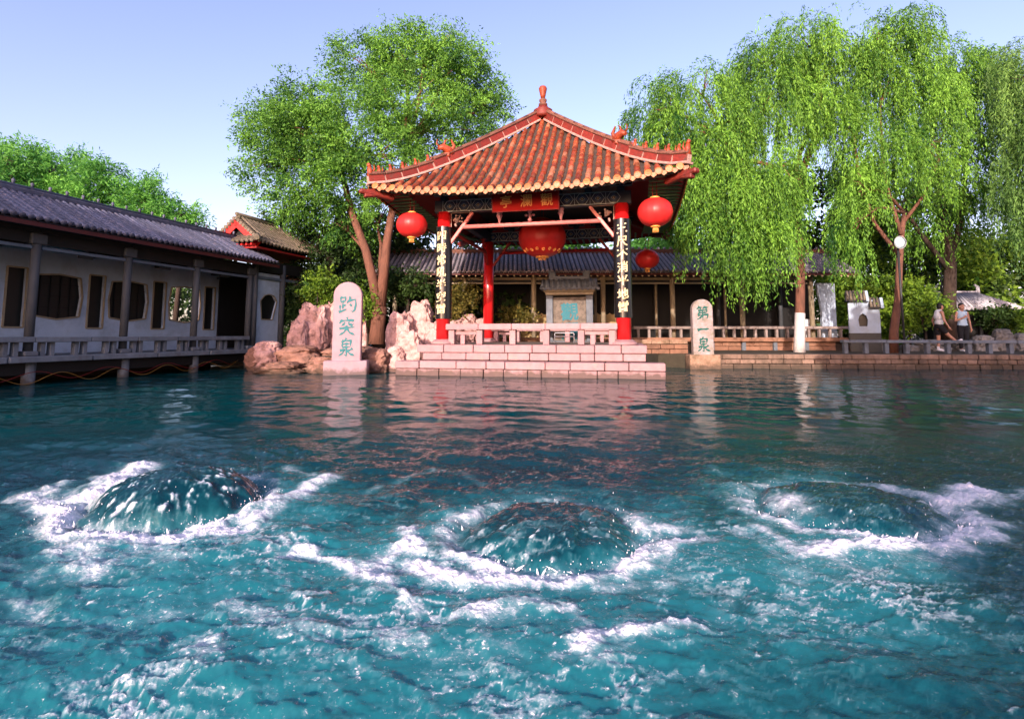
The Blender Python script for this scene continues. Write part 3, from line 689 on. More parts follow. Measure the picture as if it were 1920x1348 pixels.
def build_pavilion():
    t = thing('pavilion', 'red pavilion with orange tiled pyramid roof and red nameboard at the far shore', 'pavilion', (PX, PY, 0), PYAW)
    r = random.Random(21)
    # columns with couplet boards
    ctop = 4.34
    for (cx, cy, front, chars, sd) in ((-A, -A, 1, '四時常吼半空雷', 1), (A, -A, 1, '三尺不消平地雪', 4), (-A, A, 0, '', 0), (A, A, 0, '', 0)):
        c = MB(); c.lathe([(.185, FLOOR + .08), (.185, ctop)], (cx, cy, 0), 24)
        co = c.build('column', MT['red'], t)
        b = MB(); b.lathe([(.33, FLOOR), (.33, FLOOR + .05), (.29, FLOOR + .07), (.215, FLOOR + .13), (.20, FLOOR + .13)], (cx, cy, 0), 24)
        b.build('column_base', MT['stone'], t)
        if front:
            bm = MB(); vs = []; fs = []; n = 22; R1 = .222
            for z in (1.43, 3.93):
                for q in (R1, R1 - .022):
                    for k in range(n + 1):
                        a = R(-118) + R(236) * k / n; vs.append((cx + q * sin(a), cy - q * cos(a), z))
            m = n + 1
            for k in range(n):
                fs += [(k, k + 1, 2 * m + k + 1, 2 * m + k), (m + k + 1, m + k, 3 * m + k, 3 * m + k + 1), (2 * m + k, 2 * m + k + 1, 3 * m + k + 1, 3 * m + k), (k + 1, k, m + k, m + k + 1)]
            fs += [(0, 2 * m, 3 * m, m), (n, m + n, 3 * m + n, 2 * m + n)]
            bm.add(vs, fs, False); bm.build('couplet_board', MT['black'], co)
            text_on_column(co, chars, cx, cy, R1 + .002, 3.84, 1.53, .285, MT['cream'], sd)
    # painted beams
    for sy in (-1, 1):
        m = MB(); m.box((0, sy * A, 4.50), (2 * A + .5, .22, .34), .01); o = m.build('painted_beam', MT['beam'], t)
        pw = MB(); pb = MB(); pg = MB(); yf = sy * A - .113 if sy < 0 else sy * A - .113
        def ribbon(mb, pts, w, y):
            for p, q in zip(pts[:-1], pts[1:]): mb.bar((p[0], y, p[1]), (q[0], y, q[1]), .006, w, 0, up=(0, 0, 1) if abs(p[1] - q[1]) < .9 * abs(p[0] - q[0]) + 1e-6 else (1, 0, 0))
        xs = [x for x in np.arange(-2.2, 2.21, .40)]
        for x in xs:
            if sy < 0 and abs(x) < .95: continue
            zc = 4.50
            ribbon(pw, [(x - .17, zc), (x - .08, zc + .135), (x + .08, zc + .135), (x + .17, zc), (x + .08, zc - .135), (x - .08, zc - .135), (x - .17, zc)], .011, yf)
            ribbon(pb, [(x - .12, zc), (x, zc + .10), (x + .12, zc), (x, zc - .10), (x - .12, zc)], .022, yf)
            ribbon(pw, [(x - .07, zc), (x, zc + .055), (x + .07, zc), (x, zc - .055), (x - .07, zc)], .008, yf)
            pg.box((x, yf, zc), (.03, .008, .03), .003)
            for dx in (-.2,): ribbon(pw, [(x + dx, zc - .15), (x + dx, zc + .15)], .009, yf)
        ribbon(pw, [(-2.25, 4.655), (2.25, 4.655)], .012, yf); ribbon(pw, [(-2.25, 4.345), (2.25, 4.345)], .016, yf)
        pw.build('painted_line', MT['paintwhite'], o, kind='stuff'); pb.build('painted_diamond', MT['paintblue'], o, kind='stuff'); pg.build('gold_stud', MT['gold'], o, kind='stuff')
    for sx in (-1, 1):
        m = MB(); m.box((sx * A, 0, 4.50), (.22, 2 * A - .23, .34), .01); m.build('painted_beam', MT['beam'], t)
    # bracket sets
    for sy in (-1, 1):
        for bx in (-2.39, -1.55, -.78, 0, .78, 1.55, 2.39):
            m = MB(); y = sy * A
            m.box((bx, y, 4.73), (.18, .24, .12), .02); m.box((bx, y + sy * .05, 4.83), (.56, .12, .09), .015); m.box((bx, y + sy * .14, 4.83), (.10, .50, .09), .015)
            for dx in (-.25, 0, .25): m.box((bx + dx, y + sy * .05, 4.915), (.12, .14, .07), .012)
            m.box((bx, y + sy * .32, 4.915), (.12, .12, .07), .012); m.box((bx, y + sy * .32, 4.99), (.62, .10, .08), .015); m.box((bx, y + sy * .05, 5.0), (.72, .10, .09), .015)
            o = m.build('bracket_set', MT['beam'], t)
            w = MB(); yf = y + sy * .115 if sy < 0 else y - .02
            for dz, L in ((4.792, .26), (5.045, .34)):
                w.bar((bx - L, yf - .004, dz), (bx + L, yf - .004, dz), .004, .010)
            for s in (-1, 1):
                pts = [(bx + s * .27, yf - .004, 4.80), (bx + s * .29, yf - .004, 4.87), (bx + s * .20, yf - .004, 4.95)]
                for p, q in zip(pts[:-1], pts[1:]): w.bar(p, q, .004, .010, 0, up=(1, 0, 0))
            w.build('painted_line', MT['paintwhite'], o)
    # tie rod, braces, hanging ornaments, corner carving
    for sy in (-1, 1):
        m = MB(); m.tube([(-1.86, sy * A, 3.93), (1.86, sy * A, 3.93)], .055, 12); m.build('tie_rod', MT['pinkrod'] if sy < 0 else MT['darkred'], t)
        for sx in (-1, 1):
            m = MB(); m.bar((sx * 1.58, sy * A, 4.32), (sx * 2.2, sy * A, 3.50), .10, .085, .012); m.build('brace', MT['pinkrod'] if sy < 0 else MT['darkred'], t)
            if sy < 0:
                m = MB()
                for k in range(9):
                    m.lathe([(.0, .035), (.03, .02), (.035, 0), (.02, -.03), (0, -.035)], (sx * (2.12 - r.uniform(0, .3)), sy * A, 4.26 - r.uniform(0, .36)), 7)
                m.lathe([(0, .08), (.07, .05), (.08, 0), (.05, -.06), (0, -.08)], (sx * 2.03, sy * A - .02, 4.12), 10)
                m.bar((sx * 2.19, sy * A, 4.32), (sx * 2.19, sy * A, 3.62), .02, .02); m.bar((sx * 2.19, sy * A, 4.325), (sx * 1.62, sy * A, 4.325), .02, .02)
                m.build('carved_corner', MT['mortar'], t)
    for sx in (-1, 1):
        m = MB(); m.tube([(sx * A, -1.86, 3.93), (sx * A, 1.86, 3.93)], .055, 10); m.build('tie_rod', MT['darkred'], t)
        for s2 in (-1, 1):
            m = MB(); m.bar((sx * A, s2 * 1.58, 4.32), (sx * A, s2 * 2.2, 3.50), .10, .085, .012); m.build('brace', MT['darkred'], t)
    for x in (-.83, .83):
        m = MB(); m.lathe([(.02, .36), (.075, .36), (.085, .31), (.06, .27), (.085, .22), (.05, .15), (.03, .06), (.012, 0)], (x, -A, 3.97), 12); m.build('hanging_lotus', MT['lotus'], t)
    m = MB(); m.lathe([(0, .34), (.05, .32), (.06, .27), (.03, .22), (.05, .18), (.03, .12), (.06, .06), (.03, 0)], (0, -A, 3.98), 12)
    for s in (-1, 1): m.lathe([(0, .04), (.04, .02), (.04, -.02), (0, -.04)], (s * .10, -A, 4.17), 8)
    m.build('hanging_flower', MT['lotus'], t)
    # nameboard
    tilt = R(12)
    m = MB(); m.box((0, 0, 0), (1.76, .06, .60), .012)
    pl = m.build('nameboard', MT['plaque'], t, (-.02, -2.95, 4.46), (tilt, 0, 0))
    m = MB()
    for z in (-.285, .285): m.box((0, -.035, z), (1.76, .02, .03), .005)
    for x in (-.865, .865): m.box((x, -.035, 0), (.03, .02, .54), .005)
    m.build('nameboard_frame', MT['darkred'], pl)
    for i, ch in enumerate('亭瀾觀'):
        V, fs = glyph(ch, .33, .008, .010, .05, .15, i); mb = MB().add(V + np.array([(-.5 + i * .53, -.032, -.035)]), fs); mb.build('character', MT['goldred'], pl)
    # roof: deck, soffit, tiles
    roof = MB(); N = 26
    vs = []; fs = []
    for side in range(4):
        c_, s_ = cos(side * pi / 2), sin(side * pi / 2)
        base = len(vs)
        for i in range(N + 1):
            rr = EV * (i + .001) / N
            for j in range(N + 1):
                x = rr * (2 * j / N - 1); z = zroof(rr, x) + (.012 if i % 2 else -.012); X, Yy = x, -rr
                vs.append((X * c_ - Yy * s_, X * s_ + Yy * c_, z))
        for i in range(N):
            for j in range(N):
                a = base + i * (N + 1) + j; fs.append((a, a + N + 1, a + N + 2, a + 1))
    roof.add(vs, fs); ro = roof.build('roof', MT['pan'], t)
    sf = MB(); vs = []; fs = []; E2 = EV - .06
    for side in range(4):
        c_, s_ = cos(side * pi / 2), sin(side * pi / 2); base = len(vs); M_ = 10
        for i, rr in enumerate((E2, 3.2, 2.3, 1.4)):
            for j in range(M_ + 1):
                x = rr * (2 * j / M_ - 1); z = zroof(rr, x) - (.07 if i == 0 else .15); X, Yy = x, -rr
                vs.append((X * c_ - Yy * s_, X * s_ + Yy * c_, z))
        for i in range(3):
            for j in range(M_):
                a = base + i * (M_ + 1) + j; fs.append((a, a + M_ + 1, a + M_ + 2, a + 1))
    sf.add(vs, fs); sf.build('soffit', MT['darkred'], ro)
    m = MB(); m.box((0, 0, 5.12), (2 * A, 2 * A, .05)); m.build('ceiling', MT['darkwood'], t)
    # fascia along the eave
    for side in range(4):
        m = MB(); c_, s_ = cos(side * pi / 2), sin(side * pi / 2); K = 24; vs = []
        for j in range(K + 1):
            x = (EV - .08) * (2 * j / K - 1); z = zroof(EV, x) - .03
            for dz in (.0, -.035): vs.append((x * c_ + (EV - .08) * s_, x * s_ - (EV - .08) * c_, z + dz))
        m.add(vs, [(2 * j, 2 * j + 1, 2 * j + 3, 2 * j + 2) for j in range(K)]); m.build('eave_board', MT['darkwood'], ro)
    LT = .345
    tiles = [tile_mesh(LT, .078, .064, 'roof_tile', mt) for mt in (MT['glaze'], MT['glaze'], MT['glaze'], MT['glaze2'])]
    NR = 33; p = 2 * (EV - .10) / NR
    cap = MB(); n = 14
    cap.add([(.086 * cos(2 * pi * k / n), y, .086 * sin(2 * pi * k / n)) for y in (-.012, .012) for k in range(n)] + [(.06 * cos(2 * pi * k / n), -.018, .06 * sin(2 * pi * k / n)) for k in range(n)],
            [[2 * n + k for k in range(n)]] + [[n + k for k in range(n)][::-1]] + [(k, (k + 1) % n, n + (k + 1) % n, n + k) for k in range(n)] + [(k, 2 * n + k, 2 * n + (k + 1) % n, (k + 1) % n) for k in range(n)])
    capo = None; dripo = None
    drip = MB().prism([(-.075, .03), (-.08, -.015), (-.04, -.055), (0, -.085), (.04, -.055), (.08, -.015), (.075, .03)], -.008, .010)
    stuff_t = MB(); stuff_c = MB()
    tl = tiles[0]
    tv = [tuple(v.co) for v in tl.vertices]; tf = [list(q.vertices) for q in tl.polygons]
    for side in range(4):
        Rz = Matrix.Rotation(side * pi / 2, 4, 'Z')
        for i in range(NR):
            x = (i - (NR - 1) / 2) * p
            rr = EV - .01; k = 0
            while rr > abs(x) + .16:
                r1 = rr - LT * .80
                z0, z1 = zroof(rr, x), zroof(max(r1, 0), x)
                sl = atan2(z1 - z0, rr - r1); step = LT * cos(sl) * .97
                jit = r.uniform(-.008, .008)
                if side == 0:
                    o = link('roof_tile', tiles[r.randrange(4)], ro, (x + jit, -rr, z0 + .012 + r.uniform(-.004, .004)), (sl, 0, r.uniform(-.02, .02)))
                else:
                    M_ = Rz @ Matrix.Translation((x + jit, -rr, z0 + .012)) @ Matrix.Rotation(sl, 4, 'X')
                    stuff_t.add([M_ @ Vector(q) for q in tv], tf, True)
                rr -= step; k += 1
            z0 = zroof(EV, x)
            if side == 0:
                if capo is None: capo = cap.build('tile_end', MT['ochre'], ro)
                c = capo if i == 0 else copy_tree(capo, ro)
                c.location = (x, -EV - .008, z0 + .045); c.rotation_euler = (r.uniform(-.1, .1) - .15, 0, r.uniform(0, 6) * 0)
                if dripo is None: dripo = drip.build('drip_tile', MT['drip'], ro)
                d = dripo if i == 0 else copy_tree(dripo, ro)
                d.location = (x + p / 2, -EV + .01, zroof(EV, x + p / 2) + .005); d.rotation_euler = (r.uniform(-.1, .1), 0, 0)
            else:
                for src, lo in ((cap, (x, -EV - .008, z0 + .045)), (drip, (x + p / 2, -EV + .01, zroof(EV, x + p / 2) + .005))):
                    M_ = Rz @ Matrix.Translation(lo); stuff_c.add([M_ @ Vector(q) for q in src.v], src.f)
    stuff_t.build('roof_tile_rows', MT['glaze'], ro, kind='stuff'); stuff_c.build('eave_tile_rows', MT['ochre'], ro, kind='stuff')
    # rafter ends under the eave: green squares with white round ends between
    sq = MB(); sq.box((0, .35, .0), (.062, .8, .062), .008); rf = MB(); rf.tube([(0, -.02, 0), (0, .7, .16)], .04, 8)
    sqw = MB()
    so_ = None; rfo = None
    for side in range(4):
        Rz = Matrix.Rotation(side * pi / 2, 4, 'Z'); st = MB()
        for i in range(31):
            x = (i - 15) * .235; z = zroof(EV, x) - .005
            if side == 0:
                o = sq.build('flying_rafter', MT['paintgreen'], ro, (x, -EV + .12, z), (.52, 0, 0)) if so_ is None else copy_tree(so_, ro)
                so_ = so_ or o; o.location = (x, -EV + .12, z)
                if abs(x) < 3.3:
                    q = MB().tube([(0, 0, 0), (0, .9, .70)], .026, 8).build('round_rafter', MT['paintwhite'], ro, (x + .117, -EV + .42, z + .05)) if rfo is None else copy_tree(rfo, ro)
                    rfo = q; q.location = (x + .117, -EV + .42, z + .05)
            else: st.add([Rz @ (Vector(v) + Vector((x, -EV + .12, z))) for v in sq.v], sq.f)
        if side: st.build('rafter_row', MT['paintgreen'], ro, kind='stuff')
    # hip ridges
    for q in range(4):
        Rz = Matrix.Rotation(q * pi / 2, 4, 'Z')
        front = q in (0, 3)
        def hip(u): return Vector((EV * u, -EV * u, zroof(EV * u, EV * u)))     # u: 0 top, 1 tip
        K = 12; us = [.03 + (1.0 - .03) * k / K for k in range(K + 1)]
        nrm = Vector((1, 1, 0)).normalized()
        mo = MB(); cp_ = MB(); low = MB()
        for k in range(K):
            a, b = hip(us[k]), hip(us[k + 1])
            d = (b - a).normalized(); big = us[k] < .66
            h = .235 if big else .18
            up = Vector((0, 0, 1))
            m = MB(); m.bar(a + up * (h / 2 + .10) + d * .012, b + up * (h / 2 + .10) - d * .012, .15 if big else .13, h, .012)
            m.move(Rz); m.build('ridge_block', MT['ridge'], ro)
            mo.bar(a + up * (h / 2 + .095), b + up * (h / 2 + .095), .125 if big else .11, h - .03)
            low.bar(a + up * .07, b + up * .07, .24, .06, .01)
            cp_.bar(a + up * (h + .125), b + up * (h + .125), .22 if big else .19, .055, .02)
            cp_.tube([a + up * (h + .155), b + up * (h + .155)], .055, 8)
        mo.move(Rz).build('ridge_mortar', MT['mortar'], ro); low.move(Rz).build('ridge_footing', MT['mortar'], ro); cp_.move(Rz).build('ridge_cap', MT['ridgecap'], ro)
        # corner beam and upturned tip
        m = MB(); tip = hip(1.0)
        m.bar((A * .95, -A * .95, 5.05), tip + Vector((.06, -.06, -.20)), .16, .20, .02); m.bar(tip + Vector((-.5, .5, -.22)), tip + Vector((.14, -.14, -.14)), .18, .12, .03)
        m.move(Rz).build('corner_beam', MT['ridge'], ro)
        # dragon head part-way and small beasts towards the tip
        up = Vector((0, 0, 1)); out = Vector((1, -1, 0)).normalized()
        def beast(u, s, dragon=False):
            b = hip(u) + up * ((.235 if dragon else .18) + .16); m = MB()
            if dragon:
                m.tube([b - out * .16, b - out * .02 + up * .10 * s, b + out * .14 + up * .16 * s, b + out * .26 + up * .10 * s], [.11 * s, .13 * s, .10 * s, .05 * s], 9)
                m.tube([b + out * .1 + up * .2 * s, b + out * .06 + up * .36 * s, b - out * .02 + up * .42 * s], [.04 * s, .025 * s, .01], 6)
                m.tube([b + out * .22 + up * .15 * s, b + out * .32 + up * .22 * s, b + out * .30 + up * .36 * s], [.03 * s, .02 * s, .008], 6)
                m.tube([b - out * .12 + up * .05, b - out * .22 + up * .26 * s, b - out * .12 + up * .44 * s], [.07 * s, .055 * s, .015], 7)
                m.box(b - up * .06, (.2, .2, .12), .02)
            else:
                m.tube([b - up * .08, b + up * .06 * s, b + up * .13 * s + out * .02], [.055 * s, .05 * s, .035 * s], 7)
                m.tube([b + up * .13 * s, b + up * .19 * s + out * .05 * s], [.04 * s, .03 * s], 7)
                m.tube([b - out * .03, b - out * .09 * s + up * .10 * s, b - out * .07 * s + up * .19 * s], [.025 * s, .02 * s, .006], 5)
                m.tube([b + out * .05 - up * .06, b + out * .05 + up * .09 * s], [.018, .018], 5)
            m.move(Rz).build('dragon_head' if dragon else 'ridge_beast', MT['figure'], ro)
        beast(.60, .95, True)
        for u in (.70, .765, .83, .89, .945): beast(u, 1.0)
        beast(.99, 1.35)
    # finial
    zt = zroof(0) + .05
    m = MB(); m.lathe([(.30, 0), (.34, .10), (.26, .20), (.30, .26), (.17, .34), (.15, .40)], (0, 0, zt), 20); m.build('finial_base', MT['ridge'], ro)
    m = MB(); m.lathe([(.08, .40), (.14, .43), (.14, .48), (.08, .52), (.12, .57), (.12, .62), (.07, .66)], (0, 0, zt), 20); m.build('finial_neck', MT['ridgecap'], ro)
    m = MB(); m.lathe([(.065, .66), (.085, .76), (.12, .92), (.132, .99), (.10, 1.05), (0, 1.07)], (0, 0, zt), 20); m.build('finial', MT['figure'], ro)
build_pavilion()

def build_bench(sy, label):
    t = thing('stone_balustrade', label, 'balustrade', tuple(Matrix.Translation((PX, PY, 0)) @ Matrix.Rotation(PYAW, 4, 'Z') @ Vector((0, sy * (A + .06), FLOOR))), PYAW, 'stone balustrades of the pavilion')
    px = [-2.10, -1.33, -.44, .44, 1.33, 2.10]
    edges = [-2.24, -1.34, -.45, .43, 1.32, 2.24]
    for x in px: MB().box((0, 0, .19), (.16, .22, .38), .01).build('post', MT['stone'], t, (x, 0, 0))
    for a, b in zip(edges[:-1], edges[1:]): MB().box((0, 0, 0), (b - a - .008, .38, .155), .012).build('cap_slab', MT['stone'], t, ((a + b) / 2, 0, .458), (0, 0, rnd.uniform(-.004, .004)))
    for a, b in ((px[0], px[1]), (px[4], px[5])):
        MB().box((0, 0, 0), (b - a - .162, .10, .10), .01).build('rail', MT['stone'], t, ((a + b) / 2, .04, .30))
        MB().box((0, 0, 0), (.12, .12, .25), .01).build('short_post', MT['stone'], t, ((a + b) / 2 - .1, .04, .125))
build_bench(-1, 'pink stone balustrade bench between the two front columns of the pavilion')
build_bench(1, 'pink stone balustrade bench at the back of the pavilion, seen under the lantern')

# lanterns
def pav(x, y, z): return tuple(Matrix.Translation((PX, PY, 0)) @ Matrix.Rotation(PYAW, 4, 'Z') @ Vector((x, y, z)))
def lantern(loc, rx, rz, hang, label, text=False):
    t = thing('lantern', label, 'lantern', loc, 0, 'red lanterns hung from the pavilion eaves')
    n = 48
    prof = [(rx * cos(a) ** .85 if cos(a) > 1e-6 else 0, rz * sin(a)) for a in np.linspace(-1.36, 1.36, 15)]
    MB().lathe(prof, (0, 0, 0), n, True, lambda q: 1 - .035 * (1 - abs(sin(q * 9)) ** .7)).build('lantern_body', MT['silk'], t)
    g = MB(); r0 = prof[0][0]
    for s in (-1, 1): g.lathe([(r0 * .9, -.03), (r0 * 1.05, -.02), (r0 * 1.05, .02), (r0 * .9, .03)], (0, 0, s * rz * .99), 18)
    g.build('gilt_rim', MT['goldred'], t)
    ts = MB()
    for k in range(14):
        a = 2 * pi * k / 14; q = r0 * .5; ts.tube([(q * cos(a), q * sin(a), -rz), (q * 1.15 * cos(a), q * 1.15 * sin(a), -rz - (rz * .42 if rx < .6 else .10))], [.012, .007], 5)
    ts.build('tassel', MT['goldred'], t)
    w = MB()
    for s in (-1, 1): w.tube([(s * .05, 0, rz), (s * .05, 0, rz + hang)], .008, 5)
    w.build('hanging_wire', MT['darkred'], t)
    if text:
        g = MB()
        for k in range(9):
            a0 = -1.35 + k * .34
            for j in range(7):
                a1 = a0 + .055 * cos(j * .9); el = -.80 + .07 * sin(j * .9) + .05 * (k % 2); q = rx * cos(el) ** .85
                g.box((q * sin(a1), -q * cos(a1), rz * sin(el)), (.035, .02, .03), .005)
        g.build('gilt_pattern', MT['goldred'], t, kind='stuff')
    return t
lantern(pav(-3.06, -3.06, 3.90), .41, .33, .42, 'red lantern hanging beside the left front column of the pavilion')
lantern(pav(3.18, -3.18, 3.91), .415, .345, .42, 'red lantern hanging beside the right front column in front of willow leaves')
lantern(pav(3.2, 3.15, 3.66), .42, .33, .7, 'red lantern half in shade behind the right column, against the blue tiles')
lantern(pav(-.05, .0, 3.98), .74, .60, .55, 'very large red lantern hanging in the middle of the pavilion', True)
def rack():
    t = thing('metal_rack', 'small tubular metal rack standing on the pavilion floor behind the balustrade', 'rack', pav(.75, -1.2, FLOOR), PYAW)
    for z in (.20, .30):
        m = MB(); m.tube([(-.27, 0, z - .05), (-.26, 0, z), (.26, 0, z), (.27, 0, z - .05)], .013, 6); m.build('bar', MT['steel'], t)
    for s in (-1, 1): m = MB(); m.tube([(s * .27, 0, 0), (s * .27, 0, .28)], .013, 6); m.build('leg', MT['steel'], t)
rack()

# ------------------------------------------------------------------ steles
def arch_slab(w, h, d, n=16, flat=1.0):
    poly = [(-w / 2, 0), (w / 2, 0)]
    for k in range(n + 1):
        a = pi * k / n; poly.append((w / 2 * cos(a), h - w / 2 * flat + w / 2 * flat * sin(a)))
    mb = MB(); ins = .018
    c = [(x * (1 - 2 * ins / w), min(max(z, 0), h) * (1 - ins / h)) for x, z in poly]
    N = len(poly)
    vs = [(x, -d / 2, z) for x, z in c] + [(x, -d / 2 + ins, z) for x, z in poly] + [(x, d / 2 - ins, z) for x, z in poly] + [(x, d / 2, z) for x, z in c]
    fs = [list(range(N)), list(range(3 * N, 4 * N))[::-1]]
    for l in range(3):
        for i in range(N):
            j = (i + 1) % N; fs.append((l * N + i, (l + 1) * N + i, (l + 1) * N + j, l * N + j))
    mb.add(vs, fs); return mb
def stele(loc, rotz, w, h, d, bw, bh, bd, mat, bmat, chars, size, zs, ink, label, bold=.02):
    t = thing('stone_stele', label, 'stele', loc, rotz)
    m = MB(); m.box((0, 0, bh / 2 - .1), (bw, bd, bh + .2), .025); m.build('base', bmat, t)
    s = arch_slab(w, h, d).build('slab', mat, t, (0, 0, bh))
    for i, (ch, zc) in enumerate(zip(chars, zs)):
        V, fs = glyph(ch, size[i], .006, bold, .10, .32, i * 2.1 + 1)
        MB().add(V + np.array([(0, -d / 2 - .001, zc)]), fs).build('character', ink, s)
stele((-4.18, 13.62, 0), R(8), .70, 1.98, .26, 1.06, .36, .5, MT['stele'], MT['stele'], '趵突泉', (.46, .46, .46), (1.40, .86, .33), MT['green_ink'],
      'tall pale round topped stele with three blue-green characters by the left rocks')
stele((5.68, 16.0, 0), R(-3), .60, 1.64, .24, .90, .42, .5, MT['stele2'], MT['steleb'], '第一泉', (.44, .38, .44), (1.22, .75, .30), MT['green_ink2'],
      'mottled round topped stele with three dark green characters standing right of the pavilion steps', .026)

def roofed_stele():
    t = thing('roofed_stele', 'grey stele under a little stone tiled roof standing behind the pavilion', 'stele', (2.1, 19.45, GROUND_Z), R(-8))
    H = 2.02
    MB().box((0, 0, .12), (1.9, .8, .5), .03).build('base', MT['slabgrey'], t)
    for s in (-1, 1): m = MB(); m.box((s * .72, 0, .37 + .82), (.24, .36, 1.64), .015); m.build('post', MT['slabgrey'], t)
    sl_ = MB(); sl_.box((0, .02, 1.16), (1.19, .2, 1.58), .012); so_ = sl_.build('slab', MT['tablet'], t)
    for ch, z in (('觀', 1.42), ('瀾', .72)):
        V, fs = glyph(ch, .66, .008, .028, .08, .15, 2); MB().add(V + np.array([(0, -.082, z)]), fs).build('character', MT['teal_ink'], so_)
    m = MB(); m.box((0, 0, H + .05), (1.72, .5, .10), .01); m.box((0, 0, H + .17), (1.86, .66, .13), .03); m.build('cornice', MT['sand'], t)
    rf = MB()
    for s in (-1, 1):
        rf.add([(-1.05, s * .46, H + .24), (1.05, s * .46, H + .24), (.98, 0, H + .58), (-.98, 0, H + .58), (-1.05, s * .46, H + .20), (1.05, s * .46, H + .20)], [(0, 1, 2, 3), (0, 1, 5, 4)])
    rf.add([(-1.05, -.46, H + .22), (1.05, -.46, H + .22), (1.05, .46, H + .22), (-1.05, .46, H + .22)], [(0, 1, 2, 3)])
    for s in (-1, 1): rf.add([(s * 1.05, -.46, H + .24), (s * 1.05, .46, H + .24), (s * .98, 0, H + .58)], [(0, 1, 2)])
    ro = rf.build('roof', MT['slabgrey'], t)
    for i in range(11):
        x = -.95 + i * .19
        MB().tube([(x, -.50, H + .23), (x, -.02, H + .58)], .055, 8).build('roof_tile', MT['slabgrey'], ro)
        MB().box((x + .095, -.47, H + .20), (.09, .03, .09), .01).build('drip_tile', MT['slabgrey'], ro)
    MB().box((0, 0, H + .63), (1.5, .16, .14), .03).build('ridge', MT['slabgrey'], ro)
    for s in (-1, 1):
        m = MB(); m.box((s * .62, 0, H + .74), (.26, .18, .30), .04); m.box((s * .70, 0, H + .86), (.14, .16, .14), .03); m.build('ridge_end', MT['slabgrey'], ro)
roofed_stele()

# ------------------------------------------------------------------ walls with shaped openings
def pane_wall(mb, rect, hole, y0, y1):
    "a wall panel (x0,z0,x1,z1) with one convex hole, between planes y0 and y1"
    x0, z0, x1, z1 = rect
    cx = sum(p[0] for p in hole) / len(hole); cz = sum(p[1] for p in hole) / len(hole)
    angs = sorted(set([round(atan2(p[1] - cz, p[0] - cx), 5) for p in hole] + [round(atan2(z - cz, x - cx), 5) for x in (x0, x1) for z in (z0, z1)]))
    def hit_rect(a):
        c, s = cos(a), sin(a); t = 1e9
        if abs(c) > 1e-9: t = min(t, ((x1 if c > 0 else x0) - cx) / c)
        if abs(s) > 1e-9: t = min(t, ((z1 if s > 0 else z0) - cz) / s)
        return (cx + c * t, cz + s * t)
    def hit_hole(a):
        c, s = cos(a), sin(a); best = None
        for (ax, az), (bx, bz) in zip(hole, hole[1:] + hole[:1]):
            ex, ez = bx - ax, bz - az; den = c * ez - s * ex
            if abs(den) < 1e-9: continue
            t = ((ax - cx) * ez - (az - cz) * ex) / den; u = ((ax - cx) * s - (az - cz) * c) / den
            if t > 0 and -1e-4 <= u <= 1.0001: best = t if best is None else min(best, t)
        best = best or 0; return (cx + c * best, cz + s * best)
    n = len(angs); I = [hit_hole(a) for a in angs]; O = [hit_rect(a) for a in angs]
    vs = [(p[0], y, p[1]) for y in (y0, y1) for q in (I, O) for p in q]
    fs = []
    for i in range(n):
        j = (i + 1) % n
        fs += [(i, n + i, n + j, j), (2 * n + j, 3 * n + j, 3 * n + i, 2 * n + i), (i, j, 2 * n + j, 2 * n + i)]
    mb.add(vs, fs)
def swap(mb):                      # turn an x-z wall into one that runs along y and faces +x
    mb.v = [(-y, x, z) for x, y, z in mb.v]; return mb
def outline(poly, w, d, y):
    m = MB()
    for p, q in zip(poly, poly[1:] + poly[:1]): m.bar((p[0], y, p[1]), (q[0], y, q[1]), d, w, 0, up=(0, 0, 1) if abs(q[0] - p[0]) > abs(q[1] - p[1]) else (1, 0, 0))
    return m
def half_row(L, rad, nt, name, mat, cap=True):
    "one row of half-round roof tiles running up a slope along +y"
    mb = MB(); n = 5
    for k in range(nt):
        y0, y1 = L * k / nt, L * (k + 1) / nt + .01; vs = []
        for y, r_ in ((y0, rad), (y1, rad * .86)):
            for j in range(n + 1): a = pi * j / n; vs.append((r_ * cos(a), y, r_ * sin(a)))
        mb.add(vs, [(j, j + 1, n + 2 + j, n + 1 + j) for j in range(n)], True)
        mb.add(vs[:n + 1], [list(range(n + 1))[::-1]])
    if cap:
        mb.lathe([(0, 0), (rad * 1.1, 0), (rad * 1.1, .015), (0, .015)], (0, 0, 0), 10)
        k = len(mb.v) - 40; mb.v[k:] = [(x, -z, y + rad * .3) for x, y, z in mb.v[k:]]
    me = bpy.data.meshes.new(name); me.from_pydata(mb.v, [], mb.f); me.polygons.foreach_set('use_smooth', mb.sm); me.materials.append(mat); me.update()
    return me

